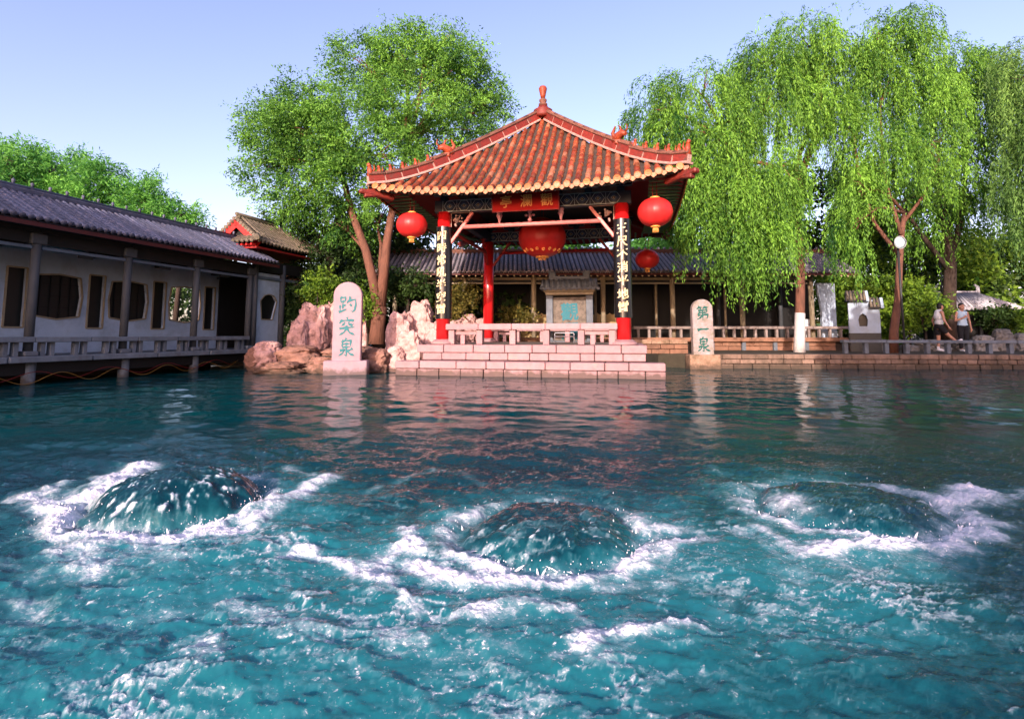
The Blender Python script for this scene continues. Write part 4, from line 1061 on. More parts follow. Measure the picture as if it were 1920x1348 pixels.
# ------------------------------------------------------------------ covered gallery on piers, left
GYAW = R(-16)
def G0(t, c): return (t * .2756 - c * .9613, t * .9613 + c * .2756, 0)
def build_gallery():
    t = thing('covered_gallery', 'long white walled gallery with grey tiled roof standing on piers over the water, left', 'gallery', G0(8, 13.25), GYAW)
    r = random.Random(3)
    FZ = .57; y_end = 5.9
    MB().box((.12, -3.0, FZ - .06), (1.86, 17.8, .12), .01).build('floor_slab', MT['slabgrey'], t)
    m = MB()
    for k in range(11):
        MB().box((0, 0, 0), (.06, 1.55, .115), .01).build('edge_stone', MT['slabgrey'], t, (1.082 + r.uniform(-.012, .012), -11.0 + k * 1.58, FZ - .062))
    MB().box((.80, -3.0, .33), (.16, 17.6, .27), .01).build('floor_beam', MT['darkwood'], t)
    MB().box((-.80, -3.0, .1), (.1, 17.8, .9)).build('foundation', MT['embankd'], t)
    cols = [7.8 + 1.98 * k - 8 for k in range(-5, 4)]
    for y in cols:
        MB().tube([(.75, y, FZ), (.75, y, 3.12)], .085, 12).build('column', MT['greypost'], t)
        MB().box((.75, y, FZ + .05), (.26, .26, .10), .02).build('column_base', MT['slabgrey'], t)
        MB().tube([(.82, y, -.6), (.82, y, .46)], .115, 10).build('pier', MT['slabgrey'], t)
        MB().bar((.70, y, 2.98), (-.72, y, 2.98), .12, .16, .01).build('cross_beam', MT['darkwood'], t)
        MB().box((.75, y, 2.98), (.20, .30, .22), .02).build('beam_bracket', MT['greypost'], t)
    for a, b in zip(cols[:-1], cols[1:]):
        MB().box((.75, (a + b) / 2, 2.80), (.07, b - a - .18, .07), .008).build('tie_beam', MT['bluebeam'], t)
        MB().box((.75, (a + b) / 2, 3.03), (.06, b - a - .18, .30), .0).build('frieze_board', MT['darkwood'], t)
        MB().box((.79, (a + b) / 2, 3.16), (.10, b - a - .02, .10), .01).build('eave_purlin', MT['darkwood'], t)
        MB().bar((.75, (a + b) / 2 - .16, 2.73), (.75, (a + b) / 2 + .16, 2.73), .03, .06).build('beam_carving', MT['darkwood'], t)
    # bench rail
    y = cols[0]
    while y < 5.6:
        w = min(1.1, 5.62 - y); MB().box((0, 0, 0), (.34, w - .01, .11), .012).build('seat_slab', MT['slabgrey'], t, (.80, y + w / 2, .905)); y += w
    y = cols[0] + .30
    while y < 5.5:
        for dy in (-.09, .09): MB().box((0, 0, 0), (.12, .09, .28), .008).build('seat_post', MT['slabgrey'], t, (.80, y + dy, .71))
        y += .66
    # wall with shaped openings
    wall = MB(); WZ0, WZ1 = .5, 3.12; lx = .75
    def hexa(a, b): z0, z1 = 1.40, 2.45; w = b - a; return [(a + .02, z0 + .05), ((a + b) / 2, z0 - .03), (b - .02, z0 + .05), (b + .03, (z0 + z1) / 2), (b - .04, z1 - .05), ((a + b) / 2, z1), (a + .04, z1 - .05), (a - .03, (z0 + z1) / 2)]
    def rect(a, b): return [(a, 1.17), (b, 1.17), (b, 2.52), (a, 2.52)]
    ops = []
    for k in range(-4, 4):
        ops.append((rect(8.2 + 1.77 * k - 8, 8.6 + 1.77 * k - 8), 'tall', k))
        if k < 3: ops.append((hexa(8.74 + 1.77 * k - 8, 9.80 + 1.77 * k - 8), 'hex', k))
    ops.append(([(6.1, .60), (6.78, .60), (6.78, 2.15), (6.1, 2.15)], 'door', 0))
    prev = -11.0
    for i, (poly, kind, k) in enumerate(ops):
        x1 = max(p[0] for p in poly)
        nx = min(p[0] for p in ops[i + 1][0]) if i + 1 < len(ops) else 7.0
        e = (x1 + nx) / 2 if i + 1 < len(ops) else 7.0
        pane_wall(wall, (prev, WZ0, e, WZ1), poly, -.0, .16); prev = e
    # x runs along the gallery, faces +x after the swap
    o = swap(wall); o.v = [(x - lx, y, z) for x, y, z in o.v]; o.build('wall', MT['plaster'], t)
    for poly, kind, k in ops:
        f = swap(outline(poly, .035, .03, -.012)); f.v = [(x - lx, y, z) for x, y, z in f.v]
        f = f.build('window' if kind != 'door' else 'door', MT['sand'], t)
        if not (kind == 'hex' and k == 2):
            p = MB().prism(poly, .10, .12); swap(p); p.v = [(x - lx, y, z) for x, y, z in p.v]; p.build('dark_sheet', MT['blacked'], f)  # black sheet filling the opening, stands for the shaded yard behind
        if kind == 'hex' and k < 2:
            l = MB(); xs = [p[0] for p in poly]
            for q in range(1, 5): xx = min(xs) + (max(xs) - min(xs)) * q / 5; l.bar((xx, .08, 1.42), (xx, .08, 2.40), .02, .02, 0, up=(1, 0, 0))
            for zz in (1.65, 1.92, 2.2): l.bar((min(xs) + .05, .08, zz), (max(xs) - .05, .08, zz), .02, .02)
            swap(l); l.v = [(x - lx, y, z) for x, y, z in l.v]; l.build('lattice', MT['darkwood'], f)
    MB().box((0, 0, 0), (.02, .62, .24)).build('transom', MT['blacked'], t, (-.735, 6.44, 2.36))
    # roof
    ye, ze, yr, zr = 1.27, 3.30, -.15, 4.06
    sl = atan2(zr - ze, ye - yr); L = sqrt((zr - ze) ** 2 + (ye - yr) ** 2)
    rf = MB(); y0, y1 = -12.0, y_end + .55
    rf.add([(ye, y0, ze), (ye, y1, ze), (yr, y1, zr), (yr, y0, zr), (2 * yr - ye, y0, ze), (2 * yr - ye, y1, ze)], [(0, 1, 2, 3), (3, 2, 5, 4)])
    rf.add([(ye, y0, ze - .05), (ye, y1, ze - .05), (yr, y1, zr - .1), (yr, y0, zr - .1), (2 * yr - ye, y0, ze - .05), (2 * yr - ye, y1, ze - .05)], [(3, 2, 1, 0), (4, 5, 2, 3)])
    ro = rf.build('roof', MT['slatepan'], t)
    MB().box((ye - .03, (y0 + y1) / 2, ze - .10), (.03, y1 - y0, .085)).build('eave_board', MT['oldred'], ro)
    row = half_row(L, .052, 8, 'tile_row', MT['slateshade']); p = .148; n = int((y1 - y0) / p)
    bk = MB(); rv = [tuple(v.co) for v in row.vertices]; rfc = [list(q.vertices) for q in row.polygons]
    for i in range(n):
        y = y0 + (i + .5) * p
        M_ = Matrix.Translation((ye + .02, y, ze + .01)) @ Matrix.Rotation(pi / 2, 4, 'Z') @ Matrix.Rotation(sl, 4, 'X')
        if y > -5.5:
            q = link('tile_row', row, ro); q.matrix_local = M_ @ Matrix.Rotation(r.uniform(-.012, .012), 4, 'Z')
        else: bk.add([M_ @ Vector(v) for v in rv], rfc, True)
        M2 = Matrix.Translation((2 * yr - ye - .02, y, ze + .01)) @ Matrix.Rotation(-pi / 2, 4, 'Z') @ Matrix.Rotation(sl, 4, 'X')
        bk.add([M2 @ Vector(v) for v in rv], rfc, True)
    bk.build('tile_rows', MT['slateshade'], ro, kind='stuff')
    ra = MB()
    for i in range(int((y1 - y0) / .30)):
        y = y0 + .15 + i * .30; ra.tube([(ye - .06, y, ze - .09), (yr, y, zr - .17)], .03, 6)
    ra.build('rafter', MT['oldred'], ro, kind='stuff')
    m = MB(); m.box((yr, (y0 + y1) / 2, zr + .06), (.16, y1 - y0, .12), .02); m.tube([(yr, y0, zr + .14), (yr, y1, zr + .14)], .05, 8); m.build('ridge', MT['slateshade'], ro)
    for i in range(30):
        m = MB(); m.lathe([(.03, 0), (.025, .06), (.04, .09), (0, .13)], (0, 0, 0), 7); m.build('ridge_knob', MT['slateshade'], ro, (yr, -4.5 + i * .36, zr + .17))
build_gallery()
def cables():
    for nm, mat, ph, z0, amp, per, y0, y1, lab in (('cable', MT['yellowcable'], 0, .12, .10, 1.25, -5, 5.2, 'thin yellow cable looping in waves under the gallery floor'),
                                         ('cable', MT['redcable'], 2.2, .17, .09, 1.5, -1, 5.0, 'thin red cable looping in waves under the gallery floor')):
        t = thing(nm, lab, 'cable', G0(8, 12.30), GYAW)
        pts = [(.03 * sin(y * 3 + ph), y, z0 + amp * sin(y * 2 * pi / per + ph) + .02 * (y * .4)) for y in np.linspace(y0, y1, 160)]
        m = MB(); m.tube(pts, .007, 5); m.build('cord', mat, t)
cables()
def end_pavilion():
    t = thing('gate_pavilion', 'small end pavilion with red gable and mossy brown tiles closing the left gallery', 'pavilion', G0(15, 13.25), GYAW)
    r = random.Random(8)
    MB().box((0.05, .55, .30), (1.9, 3.4, .54), .02).build('base', MT['slabgrey'], t)
    for x, y in ((.75, -1.05), (.75, .22), (.75, 1.9), (-.75, 1.9)):
        MB().tube([(x, y, .57), (x, y, 3.35)], .10, 12).build('column', MT['greypost'], t)
    w = MB(); fan = [(-.62, 1.52), (-.50, 1.62), (-.36, 1.64), (-.24, 1.56), (-.12, 1.46), (.02, 2.10), (-.10, 2.26), (-.32, 2.32), (-.55, 2.26), (-.70, 2.10)]
    fan = [(x - .02, z) for x, z in fan]
    cvx = [(-.66, 1.50), (-.16, 1.50), (.02, 2.10), (-.12, 2.28), (-.34, 2.33), (-.56, 2.28), (-.74, 2.10)]
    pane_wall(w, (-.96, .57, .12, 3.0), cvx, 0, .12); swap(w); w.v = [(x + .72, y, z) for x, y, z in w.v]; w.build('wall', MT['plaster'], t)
    f = swap(outline(cvx, .03, .02, -.01)); f.v = [(x + .72, y, z) for x, y, z in f.v]; f = f.build('window', MT['sand'], t)
    p = MB().prism(cvx, .07, .09); swap(p); p.v = [(x + .72, y, z) for x, y, z in p.v]; p.build('dark_sheet', MT['blacked'], f)
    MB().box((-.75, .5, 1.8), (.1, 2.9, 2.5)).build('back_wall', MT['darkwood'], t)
    for x, y, sx, sy in ((.75, .4, .09, 2.9), (0, 1.9, 1.5, .09), (-.75, .4, .09, 2.9)):
        MB().box((x, y, 2.84), (sx, sy, .09), .01).build('tie_beam', MT['bluebeam'], t)
        MB().box((x, y, 3.22), (sx + .04, sy, .36), .01).build('architrave', MT['darkwood'], t)
    # roof: eave x=1.1, ridge x=-.15; front gable at y=-.85, far hip
    ex, ez, rx, rz = 1.08, 3.86, -.15, 4.78
    def zs(x): q = (ex - abs(x - rx) - rx) / (ex - rx); return ez + (rz - ez) * max(q, 0) ** 1.15
    yg, yf, yrend = -.85, 2.15, .75; ysk = -1.42
    rf = MB()
    for s in (1, -1):
        vs = []; K = 8
        for k in range(K + 1):
            x = ex + (rx - ex) * k / K; z = zs(x)
            ya = ysk + (yg - ysk) * min(1, k / 3.2); yb = yf + (yrend - yf) * k / K
            X = x if s > 0 else 2 * rx - x
            up = .14 * (1 - k / K) ** 2
            vs += [(X, ya, z + up * .6), (X, .3, z), (X, yb, z + up)]
        fs = []
        for k in range(K):
            for j in range(2): a = 3 * k + j; fs.append((a, a + 1, a + 4, a + 3) if s > 0 else (a + 3, a + 4, a + 1, a))
        rf.add(vs, fs)
    rf.add([(2 * rx - ex, yf, ez + .14), (ex, yf, ez + .14), (rx, yrend, rz)], [(0, 1, 2)])
    rf.add([(2 * rx - ex, ysk, ez + .08), (ex, ysk, ez + .08), (ex - .48, yg, zs(ex - .48)), (2 * rx - ex + .48, yg, zs(ex - .48))], [(0, 1, 2, 3)])
    ro = rf.build('roof', MT['slatepan'], t)
    MB().box((rx, .35, ez - .12), (2.35, 3.4, .06)).build('soffit', MT['darkred'], ro)
    sl = atan2(rz - ez, ex - rx)
    for i in range(21):
        y = ysk + .10 + i * .168
        k1 = 1.0 if yg <= y <= yrend else (max(.12, (y - ysk) / (yg - ysk) * .4) if y < yg else max(.08, (yf - y) / (yf - yrend)))
        me = half_row((rz - ez) / sin(sl) * k1, .06, max(1, int(6 * k1)), 'tile_row', MT['oldtile'])
        up = .14 * min(1, max(0, (y - .3) / 1.8)) ** 2 + (.08 * ((.3 - y) / 1.7) ** 2 if y < .3 else 0)
        q = link('tile_row', me, ro); q.matrix_local = Matrix.Translation((ex + .03, y, ez + up + .0)) @ Matrix.Rotation(pi / 2, 4, 'Z') @ Matrix.Rotation(sl + .03, 4, 'X')
        q = link('tile_row', me, ro); q.matrix_local = Matrix.Translation((2 * rx - ex - .03, y, ez + up + .0)) @ Matrix.Rotation(-pi / 2, 4, 'Z') @ Matrix.Rotation(sl + .03, 4, 'X')
    ssl = atan2(zs(ex - .48) - ez, yg - ysk)
    for i in range(13):
        x = rx - 1.08 + i * .18
        q = link('tile_row', half_row(.62, .055, 3, 'tile_row', MT['oldtile']), ro); q.matrix_local = Matrix.Translation((x, ysk - .03, ez + .06)) @ Matrix.Rotation(ssl, 4, 'X')
        MB().box((0, 0, 0), (.06, .18, .06), .008).build('rafter_end', MT['redboard'], ro, (x, ysk + .02, ez - .045))
    # gable: red bargeboards round a dark hollow, rim tiles
    for s in (-1, 1):
        m = MB(); m.bar((rx, yg - .10, rz - .10), (rx + s * .92, yg - .10, zs(rx + .92) - .14), .05, .27, 0, up=(0, 0, 1)); m.build('bargeboard', MT['redboard'], t)
        for k in range(9):
            q = .04 + k * .105; x = rx + s * q; z = zs(rx + q)
            m = MB(); m.tube([(0, -.22, 0), (0, .14, 0)], .058, 8); m.build('verge_tile', MT['oldtile'], ro, (x, yg, z + .045))
    MB().prism([(rx - .8, ez + .10), (rx + .8, ez + .10), (rx, rz - .12)], yg + .05, yg + .10).build('gable_panel', MT['darkwood'], t)
    m = MB(); m.box((rx, (yg + yrend) / 2, rz + .07), (.18, yrend - yg + .2, .16), .03); m.tube([(rx, yg - .15, rz + .17), (rx, yrend + .1, rz + .17)], .06, 8); m.build('ridge', MT['oldtile'], ro)
    m = MB(); m.tube([(rx, yrend, rz + .08), (rx + .7, 1.6, ez + .52), (ex + .02, yf + .03, ez + .22)], .08, 8); m.build('hip_ridge', MT['oldtile'], ro)
    m = MB(); m.tube([(ex - .48, yg, zs(ex - .48) + .06), (ex + .05, ysk - .05, ez + .16)], .08, 8); m.build('hip_ridge', MT['oldtile'], ro)
end_pavilion()

# ------------------------------------------------------------------ gallery across the back
def back_gallery():
    X0, X1 = -5.3, 13.0
    t = thing('back_gallery', 'low dark gallery with grey pink tiled roof running behind the red pavilion', 'gallery', (4.0, 20.5, 0))
    r = random.Random(13); ox = 4.0
    MB().box(((X0 + X1) / 2 - ox, 1.1, .825), (X1 - X0, 3.3, .15), .01).build('floor_slab', MT['brownstone'], t)
    MB().box(((X0 + X1) / 2 - ox, 1.2, .55), (X1 - X0 - .1, 2.9, .42)).build('foundation', MT['embankd'], t)
    MB().box(((X0 + X1) / 2 - ox, 2.65, 2.0), (X1 - X0, .12, 2.4)).build('back_wall', MT['darkwood'], t)  # near-black sheet, stands for the shade inside the gallery
    cx = [-4.5 + 2.67 * k - ox for k in range(7)]
    for x in cx:
        for y in (0, 2.4):
            MB().tube([(x, y, .90), (x, y, 3.3)], .095, 10).build('column', MT['greypost'] if y else MT['sand'], t)
    for x in (cx[3] - .22, cx[4] - .5, cx[5] - .45): MB().tube([(x, .5, .9), (x, .5, 3.1)], .05, 8).build('post', MT['sand'], t)
    for z, h, d, m_ in ((3.16, .10, .12, 'sand'), (2.98, .05, .08, 'sand'), (3.07, .13, .05, 'darkwood')):
        for a, b in zip(cx[:-1], cx[1:]): MB().box(((a + b) / 2, 0, z), (b - a - .19, d, h), .004).build('beam', MT[m_], t)
    ye, ze, yr, zr = -.75, 3.34, 1.2, 4.32
    sl = atan2(zr - ze, yr - ye); L = sqrt((zr - ze) ** 2 + (yr - ye) ** 2)
    a, b = X0 - ox, X1 - ox
    rf = MB(); rf.add([(a, ye, ze), (b, ye, ze), (b - .0, yr, zr), (a, yr, zr), (b, 2 * yr - ye, ze), (a, 2 * yr - ye, ze)], [(0, 1, 2, 3), (3, 2, 4, 5)])
    rf.add([(a, ye, ze - .05), (b, ye, ze - .05), (b, yr, zr - .1), (a, yr, zr - .1), (b, 2 * yr - ye, ze - .05), (a, 2 * yr - ye, ze - .05)], [(3, 2, 1, 0), (5, 4, 2, 3)])
    ro = rf.build('roof', MT['slatepan'], t)
    MB().box(((a + b) / 2, ye + .03, ze - .085), (b - a, .03, .07)).build('eave_board', MT['oldred'], ro)
    row = half_row(L, .060, 9, 'tile_row', MT['slate']); p = .172; n = int((b - a) / p)
    for i in range(n):
        q = link('tile_row', row, ro, (a + (i + .5) * p, ye - .02, ze + .01), (sl, 0, r.uniform(-.01, .01)))
        MB().prism([(-.05, .02), (0, -.06), (.05, .02)], -.006, .006).build('drip_tile', MT['slate'], ro, (a + (i + 1) * p, ye - .015, ze)) if i < 1 else None
    dr = [o for o in ro.children if o.name.startswith('drip')][0]
    for i in range(1, n): c = copy_tree(dr, ro); c.location = (a + (i + 1) * p, ye - .015, ze)
    re = MB(); re.tube([(0, 0, 0), (0, .6, .3)], .032, 6)
    ra = None
    for i in range(int((b - a) / .24)):
        o = re.build('rafter_end', MT['cream'], ro, (a + .1 + i * .24, ye + .06, ze - .16)) if ra is None else copy_tree(ra, ro)
        ra = ra or o; o.location = (a + .1 + i * .24, ye + .06, ze - .15)
    m = MB(); m.box(((a + b) / 2, yr, zr + .08), (b - a, .2, .18), .02); m.build('ridge', MT['ridgecap'], ro)
    kn = None
    for i in range(int((b - a) / .26)):
        m = MB().lathe([(.05, 0), (.07, .04), (.05, .09), (0, .11)], (0, 0, 0), 8)
        o = m.build('ridge_knob', MT['slate'], ro) if kn is None else copy_tree(kn, ro); kn = kn or o
        o.location = (a + .13 + i * .26, yr, zr + .17)
    # white end panel with a slanting opening edge
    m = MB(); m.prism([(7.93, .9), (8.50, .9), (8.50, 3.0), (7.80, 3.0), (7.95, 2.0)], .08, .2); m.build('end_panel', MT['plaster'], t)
    # bench rail and its posts
    x = 4.55 - ox
    while x < 9.0:
        w = min(1.35, 9.02 - x); MB().box((0, 0, 0), (w - .01, .24, .10), .01).build('rail_slab', MT['railstone'], t, (x + w / 2, -.36, 1.27)); x += w
    x = 4.75 - ox
    while x < 9.0: MB().box((0, 0, 0), (.085, .12, .32), .006).build('rail_post', MT['railstone'], t, (x, -.36, 1.06)); x += .40
    # stone panels of the retaining wall between short pillars
    xs = np.arange(3.5, 9.3, 1.18)
    for a_, b_ in zip(xs[:-1], xs[1:]):
        MB().box((a_, -.34, .585), (.14, .2, .33), .01).build('pillar', MT['slabgrey'], t)
        for z, k in ((.50, 0), (.66, 1)):
            sp = [a_ + .08, a_ + .62 - .22 * k, b_ - .08]
            for u, v in zip(sp[:-1], sp[1:]): MB().box((0, 0, 0), (v - u - .01, .12, .15), .01).build('stone', MT['brownstone'], t, ((u + v) / 2, -.32, z))
back_gallery()
def ochre_fence():
    t = thing('ochre_wall', 'low ochre wall with a scalloped top behind the roofed stele', 'wall', (1.9, 21.6, .9))
    for a, b in ((-2.2, 2.3),):
        pts = [(a, 0), (b, 0)]; n = 18
        for k in range(n):
            x1 = b - (b - a) * k / n; w = (b - a) / n
            pts += [(x1, .98), (x1 - w * .25, .93), (x1 - w * .5, .92), (x1 - w * .75, .93), (x1 - w, .98)]
        m = MB(); m.prism(pts, -.05, .05); m.build('wall', MT['ochrewall'], t)
ochre_fence()

# ------------------------------------------------------------------ embankment, bridge, rail on the right
def embankment():
    yaw = atan2(-.6, 11.2)
    t = thing('embankment_wall', 'stone block embankment wall along the water on the right shore', 'wall', (5.35, 16.24, 0), yaw)
    r = random.Random(31)
    MB().box((7.0, .16, .0), (14.2, .24, .80)).build('core', MT['embankd'], t)
    for z0, z1, lo, hi in ((-.06, .135, .35, .62), (.135, .275, .32, .55), (.275, .43, .45, .8)):
        x = 0
        while x < 14:
            w = r.uniform(lo, hi) * (1 if x < 6.5 else .68)
            d = .30
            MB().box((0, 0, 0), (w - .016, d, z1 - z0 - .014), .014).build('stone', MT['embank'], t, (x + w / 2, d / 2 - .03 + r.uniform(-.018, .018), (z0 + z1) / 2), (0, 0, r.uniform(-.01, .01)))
            x += w
embankment()
def footbridge():
    t = thing('stone_footbridge', 'low brown stone footbridge over a dark gap between the pavilion steps and the mottled stele', 'bridge', (4.65, 17.2, 0))
    r = random.Random(2)
    MB().box((0, .5, .60), (1.7, 1.6, .40), .01).build('core', MT['embankd'], t)
    for z, n in ((.48, 3), (.63, 4), (.785, 3)):
        for i in range(n):
            w = 1.72 / n; MB().box((0, 0, 0), (w - .015, .14, .135), .012).build('stone', MT['brownstone'] if z < .7 else MT['steleb'], t, (-.86 + (i + .5) * w, -.34 + r.uniform(-.02, .02), z))
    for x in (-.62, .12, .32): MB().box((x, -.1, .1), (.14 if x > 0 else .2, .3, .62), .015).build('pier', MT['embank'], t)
    MB().box((0, 1.5, .1), (1.7, .1, .7)).build('back_wall', MT['embankd'], t)
footbridge()
def low_rail():
    t = thing('stone_rail', 'dark low stone rail on short posts along the right embankment in the shade', 'rail', (10.9, 16.9, GROUND_Z), R(-3))
    x = -.5
    while x < 5.6: MB().box((0, 0, 0), (1.28, .24, .09), .012).build('rail_slab', MT['slabgrey'], t, (x + .65, 0, .375 - .004 * x)); x += 1.3
    x = -.4
    while x < 5.7: MB().box((0, 0, 0), (.12, .14, .34), .01).build('post', MT['slabgrey'], t, (x, 0, .165)); x += .62
low_rail()

def rock(cu, vt, vb, wpx, Y, mat, name, label, group, tall=False, seed=0, zb=None, depth=.8, cat='rock'):
    top, bot = at(cu, vt, Y), at(cu, vb, Y)
    z0 = bot.z - .12 if zb is None else zb
    H = top.z - z0; W = wpx * Y / 1000
    nu, nv = 56, 40
    th = np.linspace(0, 2 * pi, nu, endpoint=False); ph = np.linspace(0, pi, nv)
    T, P = np.meshgrid(th, ph)
    def sp(a, e): return np.sign(a) * np.abs(a) ** e
    e = .55 if tall else .75
    x = sp(np.sin(P), e * .8) * sp(np.cos(T), e); y = sp(np.sin(P), e * .8) * sp(np.sin(T), e); z = -sp(np.cos(P), .5 if tall else .8)
    s = seed * 13.7
    k = (1.9, .8) if tall else (1.6, 1.6)
    n1 = fbm(x * k[0] + s, z * k[1] + y * .7, seed, 4) + fbm(y * k[0] + s, z * k[1] - x * .6, seed + 3, 4)
    n2 = (1 - np.abs(fbm(x * k[0] * 2 + s, z * k[1] * 2 + y, seed + 5, 4)) * 2.4) + (1 - np.abs(fbm(y * k[0] * 2 + s, z * k[1] * 2.2, seed + 6, 4)) * 2.4)
    n3 = fbm(x * 7 + s, z * 7 + y * 5, seed + 9, 3)
    n4 = 1 - np.abs(fbm(x * 4.5 + s + n1, z * (1.6 if tall else 4) + y * 4, seed + 12, 3))*3
    d = 1 + .30 * n1 - .16 * np.clip(n2 - .8, 0, 2) + .10 * n3 - .10 * np.clip(n4, 0, 1)
    zz = z * (1 + .10 * n3)
    if tall: zz = zz + np.clip(z, 0, 1) * (.35 * np.sin(T * 2 + seed) * (np.abs(x) + np.abs(y)) * .5 + .22 * n1) ; d *= 1 - .22 * np.clip(z, 0, 1)
    if not tall: d = d * (1 - .10 * np.abs(np.sin(z * 5.5 + 2.2 * n1 + seed)) ** .5) + .05 * fbm(x * 14 + s, z * 12 + y * 9, seed + 20, 3)
    Vx, Vy, Vz = x * d * W / 2, y * d * W / 2 * depth, (zz - zz.min()) / (zz.max() - zz.min()) * H
    V = np.stack([Vx, Vy, Vz], -1).reshape(-1, 3)
    idx = np.arange(nu * nv).reshape(nv, nu); a = idx[:-1]; b = idx[1:]
    Q = np.stack([a, np.roll(a, -1, 1), np.roll(b, -1, 1), b], -1).reshape(-1, 4)
    me = np_mesh(name, V, Q, mat, True)
    o = link(name, me, None, (top.x, Y, z0)); return tag(o, label, cat, group)
gs = 'pink limestone rocks left of the pavilion'
rock(592, 566, 656, 62, 17.0, MT['rock'], 'limestone_rock', 'upright cracked pink rock just left of the tall pale stele', gs, True, 1)
rock(563, 596, 658, 40, 16.6, MT['rock'], 'limestone_rock', 'smaller upright pink rock leftmost of the standing rocks', gs, True, 2)
rock(628, 556, 652, 40, 17.3, MT['rock'], 'limestone_rock', 'upright pink rock half hidden behind the tall pale stele', gs, True, 3)
rock(683, 600, 655, 20, 17.6, MT['rock'], 'limestone_rock', 'thin pink rock at the left of the forked tree trunk', gs, True, 4)
rock(788, 560, 660, 62, 16.2, MT['rock'], 'limestone_rock', 'tallest broad pink rock left of the left front column', gs, True, 5)
rock(752, 582, 676, 50, 15.5, MT['rock'], 'limestone_rock', 'pink rock with sharp points left of the broad tallest rock', gs, True, 6)
rock(768, 618, 682, 62, 15.0, MT['rock'], 'limestone_rock', 'bulky pink rock standing against the left end of the steps', gs, True, 17)
rock(812, 600, 660, 34, 15.9, MT['rock'], 'limestone_rock', 'small pink rock touching the foot of the left front column', gs, True, 7)
rock(735, 600, 655, 22, 16.4, MT['rock'], 'limestone_rock', 'narrow pink rock right of the forked tree trunk', gs, True, 8)
gs = 'rocks at the water line left of the pavilion'
rock(503, 638, 690, 62, 15.4, MT['rock'], 'shore_rock', 'pale pitted rock at the right end of the gallery rail', gs, False, 11, -.1)
rock(478, 650, 695, 36, 15.3, MT['rockb'], 'shore_rock', 'small rock under the end of the gallery', gs, False, 21, -.1)
rock(562, 646, 700, 92, 15.0, MT['rockb'], 'shore_rock', 'wide flat brown rock between pale pitted rock and stele', gs, False, 12, -.15)
rock(530, 678, 712, 100, 14.3, MT['rockb'], 'shore_rock', 'long low brown rock lapped by the water left of the stele', gs, False, 13, -.15)
rock(604, 668, 712, 62, 14.2, MT['rockb'], 'shore_rock', 'brown rock touching the left side of the stele base', gs, False, 14, -.15)
rock(705, 652, 708, 60, 14.5, MT['rockb'], 'shore_rock', 'dark pitted rock right of the stele base', gs, False, 15, -.15)
rock(742, 648, 700, 44, 14.7, MT['rock'], 'shore_rock', 'square pink rock left of the lowest pavilion step', gs, False, 16, -.15)
rock(660, 648, 700, 120, 15.6, MT['rockb'], 'shore_rock', 'broad brown rock ledge behind the tall pale stele', gs, False, 18, -.1)
gs = 'rocks seen under the pavilion roof'
rock(880, 588, 640, 40, 19.6, MT['rock'], 'garden_rock', 'rounded pink rock below the yellowish shrub', gs, False, 22)
rock(905, 596, 640, 34, 19.4, MT['rock'], 'garden_rock', 'pink rock beside the back left red column', gs, False, 23)
rock(855, 600, 640, 34, 19.4, MT['rock'], 'garden_rock', 'low pink rock right of the left front column', gs, False, 24)
rock(558, 505, 580, 46, 19.5, MT['rock'], 'garden_rock', 'pink rock peeping from the leaves under the gate pavilion eave', gs, True, 25)
gs = 'grey rocks in the shade on the right bank'
for i, (u, vt, vb, w, lab) in enumerate(((1748, 636, 662, 60, 'flat brownish rock right of the leaning lit trunk'), (1842, 628, 664, 44, 'rounded grey rock right of the standing woman'), (1878, 616, 664, 40, 'tall grey rock below the clipped bushes'),
        (1915, 624, 666, 40, 'grey rock at the right edge of the picture'), (1705, 646, 666, 36, 'small grey rock at the foot of the leaning trunk'), (1800, 640, 664, 40, 'low grey rock between the two people'), (1655, 636, 656, 30, 'low pale rock at the foot of the white garden wall'))):
    rock(u, vt, vb, w, 19.6, MT['rockg'], 'garden_rock', lab, gs, False, 30 + i)

def garden_wall():
    p = at(1622, 640, 18.6)
    t = thing('garden_wall', 'short white garden wall with dark plinth, shaped window and stepped tile coping', 'wall', (p.x, 18.6, GROUND_Z), R(-28)); t.scale = (.9, .9, .88)
    MB().box((0, 0, .36), (1.02, .42, .74), .01).build('plinth', MT['iron'], t)
    w = MB(); hole = [(-.18, .98), (.10, .98), (.13, 1.25), (.08, 1.42), (-.04, 1.52), (-.16, 1.42), (-.21, 1.25)]
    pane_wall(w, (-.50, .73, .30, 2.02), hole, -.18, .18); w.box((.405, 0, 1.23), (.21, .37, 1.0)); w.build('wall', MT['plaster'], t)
    f = outline(hole, .03, .03, -.185).build('window', MT['plaster'], t); MB().prism(hole, .05, .07).build('dark_sheet', MT['blacked'], f)
    for x, z, W in ((-.22, 2.02, .70), (.38, 1.73, .42)):
        m = MB(); m.prism([(-.42, -.03), (.42, -.03), (.06, .36), (-.06, .36)], x - W / 2, x + W / 2 - .05, 'x'); o = m.build('coping', MT['slatepan'], t); o.location = (0, 0, z)
        m = MB(); m.prism([(-.43, -.05), (.43, -.05), (.36, .06), (.07, .38), (-.07, .38), (-.36, .06)], x + W / 2 - .05, x + W / 2 + .04, 'x'); o = m.build('coping_end', MT['plaster'], t); o.location = (0, 0, z)
        for k in range(int(W / .11)):
            for s in (-1, 1):
                m = MB(); m.tube([(x - W / 2 + .06 + k * .11, s * .43, .0), (x - W / 2 + .06 + k * .11, s * .05, .38)], .045, 7); m.build('coping_tile', MT['oldtile'], t, (0, 0, z))
garden_wall()
